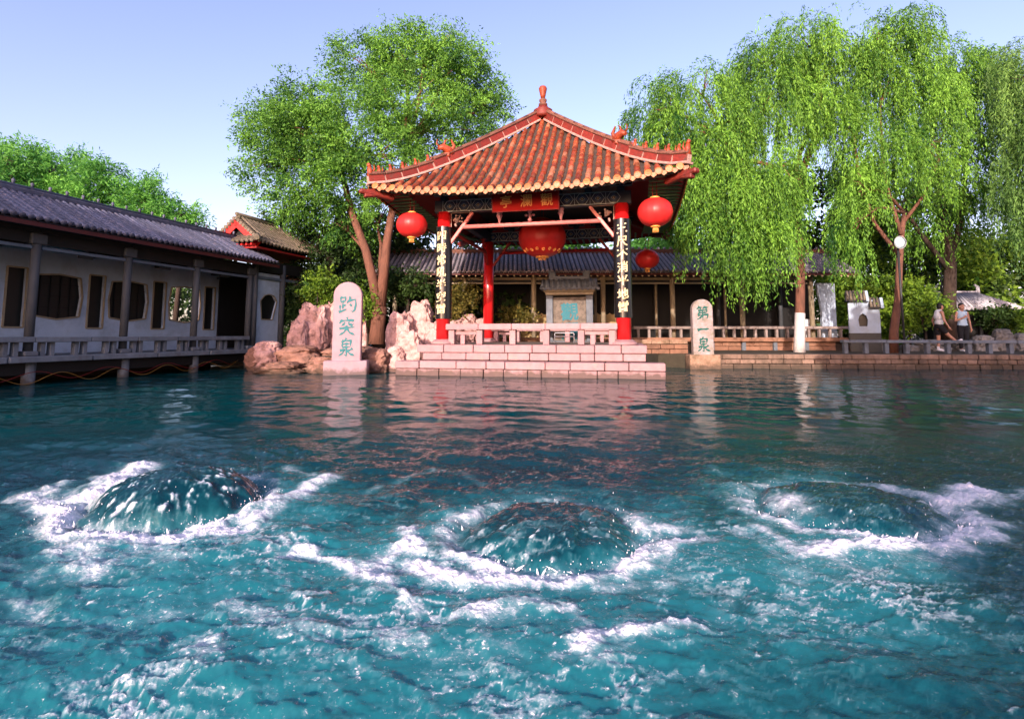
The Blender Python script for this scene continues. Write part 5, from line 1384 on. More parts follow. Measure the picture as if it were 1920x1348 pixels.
def far_pavilion():
    p = at(1800, 640, 21.6); t = thing('far_pavilion', 'distant pavilion with pale sunlit tiled roof among dark trees on the right', 'pavilion', (p.x, 21.6, GROUND_Z), R(-12)); t.scale = (.80, .45, .76)
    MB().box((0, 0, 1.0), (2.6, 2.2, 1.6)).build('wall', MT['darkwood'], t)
    for x in (-1.5, -.5, .5, 1.5): MB().tube([(x, -1.5, 0), (x, -1.5, 2.0)], .07, 8).build('column', MT['greypost'], t)
    rf = MB(); rf.add([(-2.3, -2, 2.05), (2.3, -2, 2.05), (2.3, 2, 2.05), (-2.3, 2, 2.05), (-.85, 0, 3.0), (.85, 0, 2.9)], [(0, 1, 5, 4), (1, 2, 5), (2, 3, 4, 5), (3, 0, 4), (3, 2, 1, 0)])
    ro = rf.build('roof', MT['paleroof'], t)
    for i in range(22):
        x = -2.2 + i * .21; k = max(-.85, min(.85, x * .4)); m = MB(); m.tube([(x, -2.03, 2.07), (k, -.05, 2.97)], .06, 7); m.build('tile_row', MT['paleroof'], ro)
    MB().box((0, 0, 3.0), (1.9, .16, .18), .02).build('ridge', MT['paleroof'], ro)
    for x in (-.95, .95): m = MB(); m.tube([(x, 0, 2.95), (x, 0, 3.3), (x * .86, 0, 3.42)], [.1, .09, .05], 7); m.build('ridge_end', MT['paleroof'], ro)
far_pavilion()
def lamps():
    for u, v, Y, d, lab in ((1687, 455, 16.9, .37, 'round glass lamp on a dark pole in front of the branching willow trunk'), (1760, 423, 21.0, .20, 'small white lamp on an arm high among the branches')):
        p = at(u, v, Y); t = thing('garden_lamp', lab, 'lamp', (p.x, Y, GROUND_Z), R(-8), 'lamps on dark poles on the right bank'); h = p.z - GROUND_Z
        m = MB(); m.tube([(0, .12, 0), (0, .12, h - .1)], .035, 8); m.lathe([(.09, 0), (.08, .25), (.04, .3)], (0, .12, 0), 10); m.tube([(0, .12, h - .12), (0, .10, h)], .03, 6); m.build('pole', MT['iron'], t)
        Mx = Matrix.Translation((0, 0, h)) @ Matrix.Rotation(pi / 2, 4, 'X')
        m = MB(); m.lathe([(0, .03), (d * .30, .035), (d * .46, .0), (d * .40, -.05), (d * .15, -.12), (0, -.12)], (0, 0, 0), 24); m.move(Mx @ Matrix.Scale(1.18, 4, (0, 1, 0))).build('shade', MT['glass'] if d > .3 else MT['glasswhite'], t)
        m = MB()
        for q in (.46, .2): m.tube([(d * q * cos(a), d * q * sin(a) * 1.18, .035) for a in np.linspace(0, 2 * pi, 25)], .008, 5)
        m.move(Mx).build('rim', MT['steel'], t)
lamps()
def cabinet():
    t = thing('white_cabinet', 'small white cabinet standing behind the gallery rail near the white end panel', 'cabinet', (11.45, 20.95, .9))
    MB().box((0, 0, .33), (.46, .36, .66), .02).build('body', MT['whitecloth'], t); MB().box((0, 0, .68), (.52, .42, .05), .012).build('top', MT['glasswhite'], t)
    MB().box((0, -.187, .33), (.38, .012, .52), .004).build('door', MT['glasswhite'], t)
    t = thing('green_bin', 'green bin with a yellow lid beside the white cabinet', 'bin', (12.05, 20.9, .9))
    m = MB(); m.lathe([(.13, 0), (.16, .5), (.17, .5), (.17, .53)], (0, 0, 0), 14); m.build('body', MT['paintgreen'], t); m = MB(); m.lathe([(.18, .53), (.17, .6), (.05, .64), (0, .64)], (0, 0, 0), 14); m.build('lid', MT['yellowleaf'], t)
cabinet()

# ------------------------------------------------------------------ people
def capsule(mb, p0, p1, r0, r1, n=12):
    p0, p1 = Vector(p0), Vector(p1); d = (p1 - p0); L = d.length; d.normalize(); pts = []; rad = []
    for a in (1.45, 1.1, .7, .35): pts.append(p0 - d * r0 * sin(a)); rad.append(r0 * cos(a))
    pts += [p0, p1]; rad += [r0, r1]
    for a in (.35, .7, 1.1, 1.45): pts.append(p1 + d * r1 * sin(a)); rad.append(r1 * cos(a))
    mb.tube(pts, rad, n); return mb
def blob(mb, c, r3, n=14):
    o = len(mb.v); mb.lathe([(cos(a), sin(a)) for a in np.linspace(-1.5, 1.5, 9)], (0, 0, 0), n)
    mb.v[o:] = [(c[0] + x * r3[0], c[1] + y * r3[1], c[2] + z * r3[2]) for x, y, z in mb.v[o:]]; return mb
def fused(mb, name, mat, parent, vox=.011):
    me = bpy.data.meshes.new(name); me.from_pydata(mb.v, [], mb.f); o = bpy.data.objects.new(name, me); COL.objects.link(o)
    md = o.modifiers.new('r', 'REMESH'); md.mode = 'VOXEL'; md.voxel_size = vox; md.use_smooth_shade = True
    sm = o.modifiers.new('s', 'SMOOTH'); sm.iterations = 3; sm.factor = .5
    dg = bpy.context.evaluated_depsgraph_get(); dg.update()
    m2 = bpy.data.meshes.new_from_object(o.evaluated_get(dg)); bpy.data.objects.remove(o)
    m2.materials.clear(); m2.materials.append(mat); m2.polygons.foreach_set('use_smooth', [True] * len(m2.polygons))
    return link(name, m2, parent)
def hand(mb, w, d, side, r=.0085):
    "palm and five bent fingers from wrist w along d"
    w, d = Vector(w), Vector(d).normalized(); s = Vector(side).normalized(); nrm = d.cross(s)
    capsule(mb, w, w + d * .075, .024, .034, 10); capsule(mb, w + d * .03 + s * .015, w + d * .075 + s * .018, .022, .02, 8)
    for k, L in ((-1.5, .060), (-.5, .072), (.5, .078), (1.5, .068)):
        a = w + d * .085 + s * .016 * k; b = a + d * L * .5 + nrm * .008; c = b + d * L * .42 + nrm * .026
        capsule(mb, a - d * .02, b, r, r * .95, 7); capsule(mb, b, c, r * .95, r * .8, 7)
    a = w + d * .03 + s * .03; b = a + s * .028 + d * .035; c = b + d * .035 + nrm * .01
    capsule(mb, a, b, r * 1.2, r, 7); capsule(mb, b, c, r, r * .85, 7)
def head(mb, c, f):
    "head centre c, looking along f"
    c, f = Vector(c), Vector(f).normalized(); s = Vector((0, 0, 1)).cross(f)
    blob(mb, c + Vector((0, 0, .02)), (.078, .078, .105)); blob(mb, c + f * .02 - Vector((0, 0, .05)), (.062, .062, .072))
    capsule(mb, c + f * .082 + Vector((0, 0, .012)), c + f * .100 - Vector((0, 0, .022)), .010, .015, 8)
    capsule(mb, c + f * .082 - s * .02 - Vector((0, 0, .058)), c + f * .082 + s * .02 - Vector((0, 0, .058)), .011, .011, 7)
    for q in (-1, 1): blob(mb, c + s * q * .080 - Vector((0, 0, .005)), (.018, .018, .032), 8)
def face(par, c, f):
    c, f = Vector(c), Vector(f).normalized(); s = Vector((0, 0, 1)).cross(f)
    for q in (-1, 1):
        m = blob(MB(), c + f * .074 + s * q * .031 + Vector((0, 0, .015)), (.012, .012, .008), 8); m.build('eye', MT['hair'], par)
        m = MB(); capsule(m, c + f * .078 + s * q * .018 + Vector((0, 0, .042)), c + f * .072 + s * q * .046 + Vector((0, 0, .040)), .005, .004, 6); m.build('eyebrow', MT['hair'], par)
def hairdo(par, c, f, bun=False):
    c, f = Vector(c), Vector(f).normalized(); m = MB()
    blob(m, c + Vector((0, 0, .052)) - f * .018, (.088, .088, .088)); blob(m, c - f * .035 - Vector((0, 0, .01)), (.078, .078, .085))
    if bun: blob(m, c - f * .10 + Vector((0, 0, .05)), (.045, .045, .045))
    fused(m, 'hair', MT['hair'], par)
def people():
    # man kicking one leg forward, in profile facing right
    p = at(1766, 662, 18.4); t = thing('person', 'person in a white vest and dark shorts swinging one leg forward on the bank', 'person', (p.x, 18.4, GROUND_Z), R(-10))
    b = MB(); F = Vector((1, 0, 0)); hc = (.06, 0, 1.545)
    head(b, hc, F); capsule(b, (.02, 0, 1.36), (.05, 0, 1.48), .058, .052)
    capsule(b, (-.02, 0, 1.22), (0, 0, 1.32), .13, .12); blob(b, (-.01, 0, 1.20), (.115, .165, .17)); blob(b, (-.02, 0, .98), (.10, .145, .15)); blob(b, (-.03, 0, .86), (.115, .155, .12))
    for s in (-1, 1): capsule(b, (0, s * .06, 1.37), (0, s * .165, 1.345), .06, .058)
    capsule(b, (-.03, .085, .84), (-.02, .09, .46), .085, .056); capsule(b, (-.02, .09, .46), (-.05, .09, .10), .056, .036); capsule(b, (-.05, .09, .07), (.09, .09, .04), .036, .03)
    capsule(b, (-.02, -.085, .84), (.20, -.09, .56), .085, .056); capsule(b, (.20, -.09, .56), (.42, -.09, .36), .055, .036); capsule(b, (.43, -.09, .34), (.55, -.09, .40), .036, .03)
    for s, e, w in ((-1, (.02, -.24, 1.06), (.13, -.24, .86)), (1, (-.08, .24, 1.07), (-.02, .25, .84))):
        capsule(b, (0, s * .19, 1.33), e, .045, .036); capsule(b, e, w, .036, .026); hand(b, w, Vector(w) - Vector(e), (0, -s, 0))
    fused(b, 'body', MT['skin'], t); face(t, hc, F); hairdo(t, hc, F)
    v = MB(); capsule(v, (-.02, 0, 1.20), (0, 0, 1.33), .142, .13); blob(v, (-.01, 0, 1.20), (.128, .178, .18)); blob(v, (-.02, 0, 1.00), (.114, .158, .15))
    for s in (-1, 1): capsule(v, (0, s * .07, 1.36), (0, s * .12, 1.355), .066, .062)
    fused(v, 'vest', MT['whitecloth'], t)
    v = MB(); blob(v, (-.03, 0, .87), (.13, .17, .12)); capsule(v, (-.03, .085, .84), (-.022, .09, .62), .10, .085); capsule(v, (-.02, -.085, .84), (.10, -.09, .69), .10, .085); fused(v, 'shorts', MT['blackcloth'], t)
    v = MB(); capsule(v, (-.055, .09, .075), (.10, .09, .045), .05, .042); capsule(v, (-.05, .09, .16), (-.05, .09, .08), .045, .045); fused(v, 'shoe', MT['glasswhite'], t, .009)
    v = MB(); capsule(v, (.425, -.09, .33), (.57, -.09, .41), .05, .042); fused(v, 'shoe', MT['glasswhite'], t, .009)
    # woman standing, one forearm across her chest
    p = at(1809, 663, 18.4); t = thing('person', 'person in a pale sleeveless top and black trousers standing with one arm bent', 'person', (p.x, 18.4, GROUND_Z), R(-6))
    b = MB(); F = Vector((.1, -1, 0)); hc = (0, -.02, 1.545)
    head(b, hc, F); capsule(b, (0, 0, 1.36), (0, -.01, 1.47), .050, .046)
    blob(b, (0, 0, 1.22), (.155, .105, .17)); blob(b, (0, 0, 1.02), (.125, .09, .14)); blob(b, (0, .01, .87), (.165, .115, .13))
    for s in (-1, 1):
        capsule(b, (s * .06, 0, 1.36), (s * .155, 0, 1.335), .052, .05)
        capsule(b, (s * .085, .0, .84), (s * .085, -.01, .46), .085, .052); capsule(b, (s * .085, -.01, .46), (s * .085, .01, .09), .05, .034); capsule(b, (s * .085, .0, .045), (s * .095, -.13, .035), .034, .028)
    capsule(b, (-.175, 0, 1.32), (-.22, -.01, 1.06), .040, .034); capsule(b, (-.22, -.01, 1.06), (-.05, -.15, 1.17), .034, .024); hand(b, (-.05, -.15, 1.17), (.9, -.1, .45), (0, 0, 1))
    capsule(b, (.175, 0, 1.32), (.235, .01, 1.05), .040, .034); capsule(b, (.235, .01, 1.05), (.25, -.02, .82), .034, .024); hand(b, (.25, -.02, .82), (.02, 0, -1), (0, -1, 0))
    fused(b, 'body', MT['skin'], t); face(t, hc, F); hairdo(t, hc, F, True)
    v = MB(); blob(v, (0, 0, 1.22), (.168, .118, .18)); blob(v, (0, 0, 1.02), (.142, .106, .15)); blob(v, (0, 0, .93), (.160, .118, .10))
    for s in (-1, 1): capsule(v, (s * .06, 0, 1.355), (s * .12, 0, 1.345), .06, .058)
    fused(v, 'top', MT['bluecloth'], t)
    v = MB(); blob(v, (0, .01, .86), (.176, .126, .13))
    for s in (-1, 1): capsule(v, (s * .085, 0, .84), (s * .088, -.01, .46), .098, .07); capsule(v, (s * .088, -.01, .46), (s * .088, .01, .16), .07, .06)
    fused(v, 'trousers', MT['blackcloth'], t)
    for s in (-1, 1): v = MB(); capsule(v, (s * .087, .02, .05), (s * .097, -.14, .04), .045, .04); fused(v, 'shoe', MT['whitecloth'], t, .009)
people()

# ------------------------------------------------------------------ trees and leaves
def leaves_mesh(name, P, D, Ln, Wd, tone, mat, r):
    "one diamond leaf per row"
    N = len(P); D = D / (np.linalg.norm(D, axis=1, keepdims=True) + 1e-9)
    q = r.normal(size=(N, 3)); S = np.cross(D, q); S /= np.linalg.norm(S, axis=1, keepdims=True) + 1e-9
    Nn = np.cross(D, S)
    a = P; t = P + D * Ln[:, None]; m = P + D * (Ln * .45)[:, None] + Nn * (Ln * .06)[:, None]
    V = np.stack([a, m - S * Wd[:, None] / 2, t, m + S * Wd[:, None] / 2], 1).reshape(-1, 3)
    Q = np.arange(4 * N).reshape(N, 4)
    return np_mesh(name, V, Q, mat, False, dict(tone=np.repeat(np.clip(tone, 0, 1), 4)))
def clump_pts(c, rad, n, r, shell=.33):
    v = r.normal(size=(n, 3)); v /= np.linalg.norm(v, axis=1, keepdims=True)
    return np.array(c) + v * (r.random((n, 1)) ** shell) * np.array(rad), v
def make_tree(name, label, cat, group, base, trunk_pts, trunk_r, clumps, style, mat, bark, dens=1.0, seed=0, limb_from=None, limb_r=.07, extra=None):
    """clumps: (x, y, z, rx, ry, rz, number of sprays); style: dict of spray settings"""
    r = np.random.default_rng(seed); rr = random.Random(seed)
    t = thing(name, label, cat, base, 0, group); B = np.array(base)
    m = MB()
    for pts, rad in trunk_pts: m.tube([Vector(p) - Vector(base) for p in pts], rad, 10)
    heads = [(Vector(p[-1]), rd[-1]) for p, rd in trunk_pts] if limb_from is None else limb_from
    for c in clumps:
        C = Vector(c[:3]); h, hr = min(heads, key=lambda q: (q[0] - C).length + (2.5 if q[0].z > C.z + .6 else 0))
        mid = h.lerp(C, .5) + Vector((rr.uniform(-.2, .2), rr.uniform(-.2, .2), .25 + .06 * (C - h).length))
        q1, q2 = h.lerp(mid, .55) + Vector((rr.uniform(-.1, .1), 0, .08)), mid.lerp(C, .55) + Vector((rr.uniform(-.1, .1), 0, .05))
        lr = min(limb_r, hr)
        m.tube([h - Vector(base), q1 - Vector(base), mid - Vector(base), q2 - Vector(base), C - Vector(base)], [lr, lr * .85, lr * .65, lr * .45, lr * .25], 7)
        for k in range(4):
            e = C + Vector((rr.uniform(-1, 1) * c[3], rr.uniform(-1, 1) * c[4], rr.uniform(-.4, .9) * c[5])) * .75
            m.tube([q2 - Vector(base), q2.lerp(e, .5) + Vector((0, 0, .1)) - Vector(base), e - Vector(base)], [lr * .4, lr * .25, lr * .08], 5)
    m.build('trunk', bark, t)
    Ps, Ds, Ts = [], [], []
    for ci, c in enumerate(clumps):
        n = int(c[6] * dens); ctone = r.uniform(-.10, .10)
        m_ = max(4, n // style.get('tuft', 8)); S0, v0 = clump_pts(c[:3], c[3:6], m_, r, style.get('shell', .3)); ii = r.integers(0, m_, n)
        S = S0[ii] + r.normal(size=(n, 3)) * style.get('tuft_r', .14); v = v0[ii]; tt = r.normal(size=m_)[ii] * .20
        out = v * np.array([1, 1, .5]) + r.normal(size=(n, 3)) * .35
        L = r.uniform(style['L'][0], style['L'][1], n)
        st = style['step']; kmax = int(style['L'][1] / st)
        droop = style['droop']
        pos = S.copy(); vel = out / (np.linalg.norm(out, axis=1, keepdims=True) + 1e-9); vel[:, 2] += style.get('lift', 0)
        tn = r.uniform(.3, .7, n) + ctone + tt
        for k in range(kmax):
            al = L > k * st
            if not al.any(): break
            vel[:, 2] -= droop * st; vel /= np.linalg.norm(vel, axis=1, keepdims=True)
            if style.get('sway'): vel[:, :2] += r.normal(size=(n, 2)) * style['sway']
            pos = pos + vel * st
            for _ in range(style['per']):
                a = al & (r.random(n) < .9); q = pos[a] + r.normal(size=(a.sum(), 3)) * style['spread']
                Ps.append(q); Ds.append(vel[a] * style['along'] + r.normal(size=q.shape) * style['rand'] + np.array([0, 0, -style.get('hang', .2)]))
                Ts.append(tn[a] + r.normal(size=len(q)) * .16)
    P = np.concatenate(Ps); D = np.concatenate(Ds); T = np.concatenate(Ts); N = len(P)
    ln = r.uniform(*style['leaf'], N); wd = ln * r.uniform(*style['wide'], N)
    link('crown', leaves_mesh('crown', P - B, D, ln, wd, T, mat, r), t, kind='stuff')
    if extra: extra(t, B)
    return N
def CL(u, v, Y, ru, rv, n, dep=None): p = at(u, v, Y); return (p.x, p.y, p.z, ru * Y / 1000, dep or ru * Y / 1000 * .9, rv * Y / 1000, n)
WILLOW = dict(L=(.7, 2.0), step=.075, droop=3.2, per=2, spread=.035, along=.9, rand=.45, hang=.5, leaf=(.09, .17), wide=(.20, .32), sway=.05, tuft=7, tuft_r=.13, shell=.4, lift=.25)
WILLOWL = dict(WILLOW, L=(1.4, 3.0), droop=3.6)
TWIG = dict(L=(.25, .75), step=.085, droop=1.3, per=3, spread=.055, along=.5, rand=.7, hang=.35, leaf=(.08, .15), wide=(.28, .44), sway=.1, tuft=10, tuft_r=.16, shell=.33, lift=.3)
FEATHER = dict(L=(.3, .9), step=.09, droop=.9, per=3, spread=.06, along=.5, rand=.7, hang=.2, leaf=(.12, .22), wide=(.2, .32), sway=.08, shell=.4, lift=.6)
BUSH = dict(L=(.12, .4), step=.08, droop=.8, per=3, spread=.06, along=.4, rand=.8, hang=.1, leaf=(.08, .16), wide=(.4, .6), shell=.25, lift=.3)
def P3(*a): return tuple(at(*a))
NL = 0
# the broad tree left of the pavilion
b = P3(706, 645, 17.6)
NL += make_tree('broad_tree', 'tall spreading tree with forked brown trunk left of the red pavilion', 'tree', None, b,
  [([b, P3(708, 610, 17.6), P3(712, 575, 17.6)], [.30, .24, .24]),
   ([P3(711, 580, 17.6), P3(698, 520, 17.6), P3(686, 470, 17.7), P3(660, 400, 18), P3(640, 320, 18.4)], [.19, .15, .14, .12, .08]),
   ([P3(712, 580, 17.6), P3(721, 500, 17.7), P3(726, 450, 17.9), P3(740, 370, 18.2), P3(765, 270, 18.6)], [.19, .16, .14, .12, .08])],
  None, [CL(520,268,18.3,48,42,120), CL(500,320,18.3,36,36,70), CL(585,200,18.6,62,52,170), CL(560,250,17.6,60,50,150), CL(690,130,19,66,52,190), CL(800,108,19.3,80,44,190), CL(880,180,19.3,56,62,170),
         CL(780,190,17.9,80,60,210), CL(655,235,17.6,80,60,200), CL(590,325,17.9,60,50,140), CL(655,340,17.8,64,50,140), CL(730,300,17.5,64,52,160), CL(850,255,18.8,62,46,140), CL(918,215,19.6,30,50,70),
         CL(555,380,18.4,50,40,80), CL(700,400,18.8,60,40,80), CL(640,415,18.8,50,40,70), CL(760,100,19,70,36,130), CL(850,130,18.6,60,50,150), CL(500,230,18.8,30,30,50)],
  TWIG, MT['broad'], MT['bark'], 3.0, 1, limb_r=.08)
b = P3(618, 640, 19.6)
NL += make_tree('ivy_tree', 'darker ivy covered tree behind the gate pavilion and the pale stele', 'tree', None, b,
  [([b, P3(616, 540, 19.6), P3(622, 450, 19.6), P3(640, 380, 19.7)], [.16, .15, .13, .08])], None,
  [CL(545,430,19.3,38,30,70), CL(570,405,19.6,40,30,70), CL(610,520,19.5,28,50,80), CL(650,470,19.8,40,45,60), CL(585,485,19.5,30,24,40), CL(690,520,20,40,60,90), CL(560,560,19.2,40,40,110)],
  BUSH, MT['darkleaf'], MT['barkd'], 1.8, 2)
# willows on the right
def whitewash(t, B):
    pts = [P3(1499, 664, 18.0), P3(1499, 640, 18.0), P3(1500, 587, 18.0)]
    m = MB(); m.tube([Vector(p) - Vector(B) for p in pts], [.196, .171, .157], 14); m.build('whitewash', MT['whitewash'], t)
b = P3(1499, 664, 18.0)
NL += make_tree('willow', 'large weeping willow with whitewashed trunk base right of the red pavilion', 'tree', 'willows on the right bank', b,
  [([b, P3(1499, 640, 18), P3(1500, 580, 18), P3(1501, 500, 18), P3(1496, 420, 18.1), P3(1490, 330, 18.3)], [.19, .165, .15, .14, .13, .11]),
   ([P3(1496, 420, 18.1), P3(1440, 350, 18), P3(1370, 280, 17.8)], [.12, .1, .07]), ([P3(1492, 360, 18.2), P3(1530, 250, 18.5), P3(1540, 160, 18.6)], [.12, .1, .06])], None,
  [CL(1225,205,17.6,46,40,80), CL(1300,165,18.0,60,42,110), CL(1340,235,17.6,60,44,100), CL(1270,250,17.3,54,40,80),
   CL(1330,345,16.9,56,40,120), CL(1390,350,16.7,60,50,140), CL(1300,330,16.9,36,40,70), CL(1450,330,16.9,50,60,110), CL(1350,290,17.2,70,40,110),
   CL(1400,440,16.6,56,36,90), CL(1455,400,16.8,30,40,50), CL(1335,425,16.7,34,34,50), CL(1440,120,18.4,60,50,140), CL(1510,85,18.6,74,44,170), CL(1570,130,18.8,50,60,110), CL(1460,200,17.9,70,60,160), CL(1540,210,18.2,54,50,60), CL(1400,215,18.4,36,50,60)],
  WILLOW, MT['willow'], MT['bark'], 2.5, 3, limb_r=.09, extra=whitewash)
b = P3(1675, 664, 17.4)
NL += make_tree('willow', 'willow with a leaning sunlit trunk and spreading limbs right of the white garden wall', 'tree', 'willows on the right bank', b,
  [([b, P3(1676, 620, 17.4), P3(1684, 560, 17.4), P3(1686, 500, 17.5), P3(1690, 440, 17.7), P3(1696, 400, 17.9)], [.15, .13, .105, .10, .09, .07]),
   ([P3(1686, 480, 17.5), P3(1640, 420, 17.6), P3(1612, 340, 17.8), P3(1600, 250, 18)], [.07, .06, .05, .035]), ([P3(1690, 440, 17.6), P3(1668, 370, 17.8), P3(1655, 310, 18), P3(1650, 200, 18.3)], [.07, .06, .05, .035]),
   ([P3(1692, 420, 17.8), P3(1730, 370, 17.8), P3(1760, 300, 17.9)], [.06, .05, .035])], None,
  [CL(1660,75,18.6,60,44,140), CL(1700,60,18.8,44,36,90), CL(1640,170,18.2,66,56,150), CL(1720,170,18.3,56,60,130), CL(1660,280,17.8,70,40,120), CL(1740,270,17.8,56,44,100), CL(1610,360,17.2,26,50,70), CL(1590,260,17.8,36,50,40), CL(1606,430,17.0,20,40,40)],
  WILLOW, MT['willow'], MT['bark'], 2.0, 4, limb_r=.06)
b = P3(1780, 655, 20.5)
NL += make_tree('willow', 'dark trunked willow behind the two people', 'tree', 'willows on the right bank', b,
  [([b, P3(1780, 560, 20.5), P3(1782, 490, 20.5), P3(1775, 430, 20.6), P3(1757, 340, 20.8)], [.26, .22, .20, .15, .10]), ([P3(1781, 510, 20.5), P3(1720, 430, 20.3), P3(1690, 380, 20.3)], [.10, .08, .05]),
   ([P3(1782, 500, 20.5), P3(1800, 420, 20.5), P3(1810, 340, 20.6)], [.12, .1, .06])], None,
  [CL(1790,110,20.8,44,36,110), CL(1840,160,20.6,56,50,140), CL(1790,220,20.2,60,60,150), CL(1850,270,20.2,60,60,140), CL(1780,330,20,60,40,100), CL(1840,380,20.4,50,40,90), CL(1740,400,20.6,46,36,60), CL(1800,150,20.3,50,40,110)],
  WILLOW, MT['willow'], MT['barkd'], 1.9, 5, limb_r=.08)
b = P3(1985, 655, 17.5)
NL += make_tree('willow', 'willow at the right edge of the picture trailing long cool green strands', 'tree', 'willows on the right bank', b,
  [([b, P3(1985, 400, 17.5), P3(1975, 250, 17.6)], [.22, .18, .1])], None,
  [CL(1930,150,17.6,40,50,110), CL(1945,230,17.2,44,60,130), CL(1920,330,17.2,30,50,110), CL(1960,100,17.8,60,50,90), CL(2010,200,17.6,60,60,90)],
  WILLOWL, MT['willowg'], MT['barkd'], 1.3, 6)
# feathery trees over the left gallery
fe = [(20, 330, 20, 60, 52, 'bright feathery tree at the far left above the gallery roof'), (100, 338, 21, 60, 44, 'bright feathery tree second from the left above the gallery roof'),
      (190, 345, 21, 44, 44, 'feathery tree with a pointed top above the middle of the gallery roof'), (275, 385, 21, 36, 36, 'small round feathery tree above the gallery roof'), (338, 408, 21, 24, 18, 'smallest thin feathery tree nearest the gate pavilion')]
for i, (u, v, Y, ru, rv, lab) in enumerate(fe):
    p = at(u, v, Y); b = (p.x, Y, GROUND_Z); tp = (p.x, Y, p.z)
    cl = [CL(u, v, Y, ru * .8, rv * .8, 90), CL(u - ru * .5, v + rv * .5, Y - .4, ru * .6, rv * .5, 60), CL(u + ru * .5, v + rv * .45, Y + .3, ru * .6, rv * .5, 60), CL(u, v + rv * 1.0, Y, ru * .9, rv * .6, 70), CL(u + ru * .1, v - rv * .5, Y, ru * .4, rv * .5, 40)]
    if i < 2: cl += [CL(u - 40, v - 14, Y + 2, 50, 44, 110), CL(u + 20, v - 20, Y + 1.5, 40, 34, 80)]
    NL += make_tree('feathery_tree', lab, 'tree', 'trees behind the left gallery', b, [([b, (p.x + .1, Y, p.z * .5), tp], [.12, .09, .05])], None, cl, FEATHER, MT['bamboo'], MT['barkd'], 1.2 if i < 4 else .5, 10 + i)
# shrubs
def bush(name, label, cat, group, u, v, Y, ru, rv, n, mat, seed, parts=5, style=BUSH):
    global NL
    r_ = random.Random(seed); p = at(u, v + rv, Y); b = (p.x, Y, GROUND_Z)
    cl = [CL(u + r_.uniform(-.6, .6) * ru, v + r_.uniform(-.5, .6) * rv, Y + r_.uniform(-.3, .3), ru * .55, rv * .55, n // parts) for _ in range(parts)]
    top = at(u, v, Y)
    NL += make_tree(name, label, cat, group, b, [([b, (p.x, Y, (top.z + GROUND_Z) / 2)], [.05, .03])], None, cl, style, mat, MT['barkd'], 1.0, seed, limb_r=.03)
bush('shrub', 'bright green shrub growing above the cracked pink rock beside the pale stele', 'shrub', None, 603, 545, 17.5, 34, 34, 260, MT['shrubleaf'], 41)
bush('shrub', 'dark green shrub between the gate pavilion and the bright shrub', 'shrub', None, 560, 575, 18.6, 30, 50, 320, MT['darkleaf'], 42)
bush('shrub', 'green leafy shrub behind the forked trunk', 'shrub', None, 672, 575, 18.6, 30, 50, 260, MT['shrubleaf'], 43)
bush('shrub', 'small bright shrub hanging down the rock at the right of the pale stele', 'shrub', None, 690, 590, 17.4, 12, 20, 60, MT['shrubleaf'], 44, 3)
bush('shrub', 'dark bushy shrub between the forked trunk and the left front column', 'shrub', None, 765, 540, 18.9, 34, 40, 300, MT['darkleaf'], 50)
bush('shrub', 'yellowish shrub seen between the left column and the back column', 'shrub', None, 868, 568, 19.8, 34, 22, 240, MT['yellowleaf'], 45)
bush('shrub', 'dark low shrub in front of the ochre wall', 'shrub', None, 965, 597, 20.3, 24, 14, 140, MT['yellowleaf'], 46)
bush('shrub', 'bright yellow green tree shrub between the white garden wall and the people', 'shrub', None, 1705, 560, 20.5, 44, 60, 620, MT['shrubleaf'], 47, 9)
bush('shrub', 'bright low shrub right of the leaning sunlit trunk', 'shrub', None, 1735, 590, 19.6, 28, 26, 220, MT['shrubleaf'], 48)
bush('shrub', 'dark shrub behind the white garden wall', 'shrub', None, 1650, 560, 21.5, 30, 60, 300, MT['shrubleaf'], 49)
for i, (u, v, w, h, lab) in enumerate(((1868, 598, 22, 16, 'rounded clipped bush left of two others behind the grey rocks'), (1892, 600, 12, 14, 'small rounded clipped bush in the middle behind the grey rocks'), (1912, 602, 14, 14, 'rounded clipped bush at the right edge behind the grey rocks'))):
    bush('clipped_bush', lab, 'bush', 'clipped bushes on the right bank', u, v, 20.4, w, h, 220, MT['darkleaf'] if i == 0 else MT['shrubleaf'], 60 + i, 4)
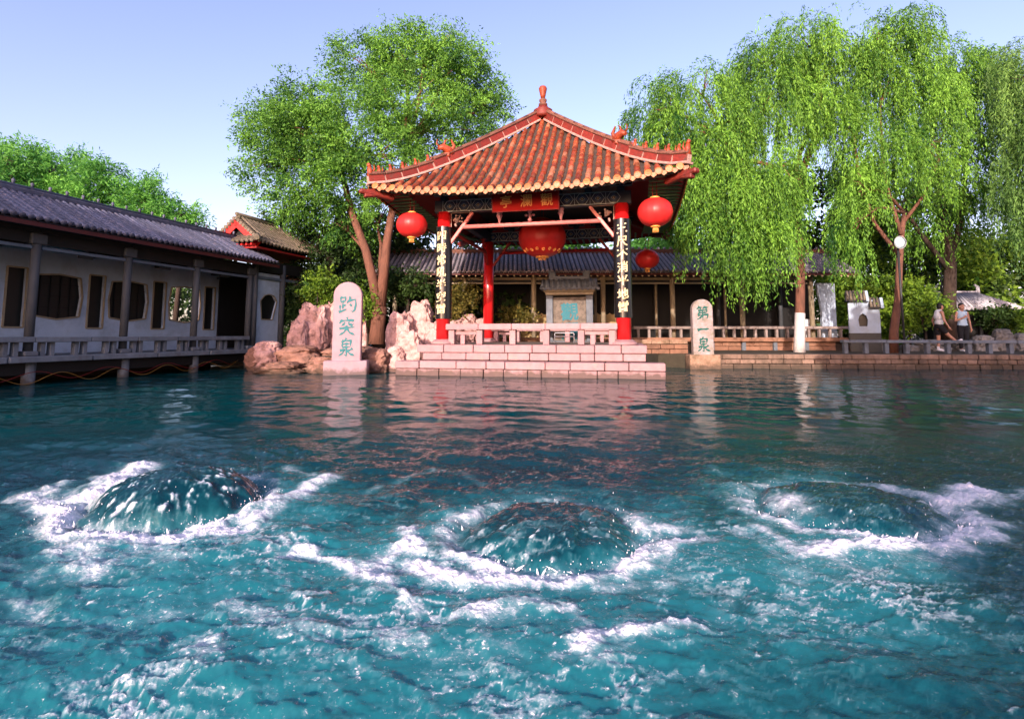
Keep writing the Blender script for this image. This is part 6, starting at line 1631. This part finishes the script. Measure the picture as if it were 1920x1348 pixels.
# far woods: one mass of leaves behind everything
def woods(name, boxes, mat, seed, leaf=(.16, .34)):
    r = np.random.default_rng(seed); Ps, Ts = [], []
    for u0, u1, v0, v1, Y0, Y1, n in boxes:
        k = max(4, n // 260)
        cu, cv, cy = r.uniform(u0, u1, k), r.uniform(v0, v1, k), r.uniform(Y0, Y1, k); ct = r.uniform(.1, .9, k)
        for j in range(k):
            c = at(cu[j], cv[j], cy[j]); q, _ = clump_pts(tuple(c), (.9, .9, .75), n // k, r, .35); Ps.append(q); Ts.append(ct[j] * .6 + .2 + r.normal(size=len(q)) * .15)
    P = np.concatenate(Ps); N = len(P); D = r.normal(size=(N, 3)) + np.array([0, 0, -.3]); ln = r.uniform(*leaf, N)
    o = link(name, leaves_mesh(name, P, D, ln, ln * r.uniform(.4, .6, N), np.concatenate(Ts), mat, r), kind='stuff'); return N
NL += woods('woods', [(1560, 2080, 430, 640, 23, 31, 34000), (1600, 2080, 330, 440, 24, 31, 9000), (1180, 1620, 440, 620, 25, 31, 12000)], MT['shrubleaf'], 71)
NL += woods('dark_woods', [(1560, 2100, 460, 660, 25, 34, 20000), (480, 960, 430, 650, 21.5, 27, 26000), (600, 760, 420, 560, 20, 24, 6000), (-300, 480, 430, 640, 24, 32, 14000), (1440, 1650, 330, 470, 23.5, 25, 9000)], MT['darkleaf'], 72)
NL += woods('bright_woods', [(930, 1300, 425, 500, 25, 31, 12000)], MT['bamboo'], 73)
# trees standing on the near shore, outside the picture, whose shade falls across it
for i, (x, y, h, w) in enumerate(((-15.5, -4.5, 9.4, 2.8), (7.6, 2.2, 6.4, 2.0), (10.6, 3.2, 6.6, 2.2), (12.6, 1.5, 6.6, 2.2), (.9, -6.4, 3.9, 1.0))):
    b = (x, y, 0); 
    cl = [(x + w * .6 * sin(k * 2.4), y + w * .6 * cos(k * 2.4), h * (.45 + .5 * (k % 5) / 5), w * .6, w * .6, 1.1, 60) for k in range(12)]
    NL += make_tree('shore_tree', ['leafy tree on the near shore beyond the left of the picture, shading the gallery roof', 'leafy tree on the near shore beyond the right of the picture, nearest the pond', 'leafy tree on the near shore at the far right, tallest', 'leafy tree behind the others on the right near shore', 'small leafy tree on the near shore behind the viewer, shading the bottom right water'][i], 'tree', 'trees on the near shore', b,
        [([b, (x, y, h * .5), (x, y, h * .8)], [.25, .18, .1])], None, cl, dict(BUSH, leaf=(.3, .5)), MT['broad'], MT['barkd'], 3.0, 80 + i)
print('leaves', NL, 'tris', sum(len(m.loops) - 2 * len(m.polygons) for m in bpy.data.meshes))
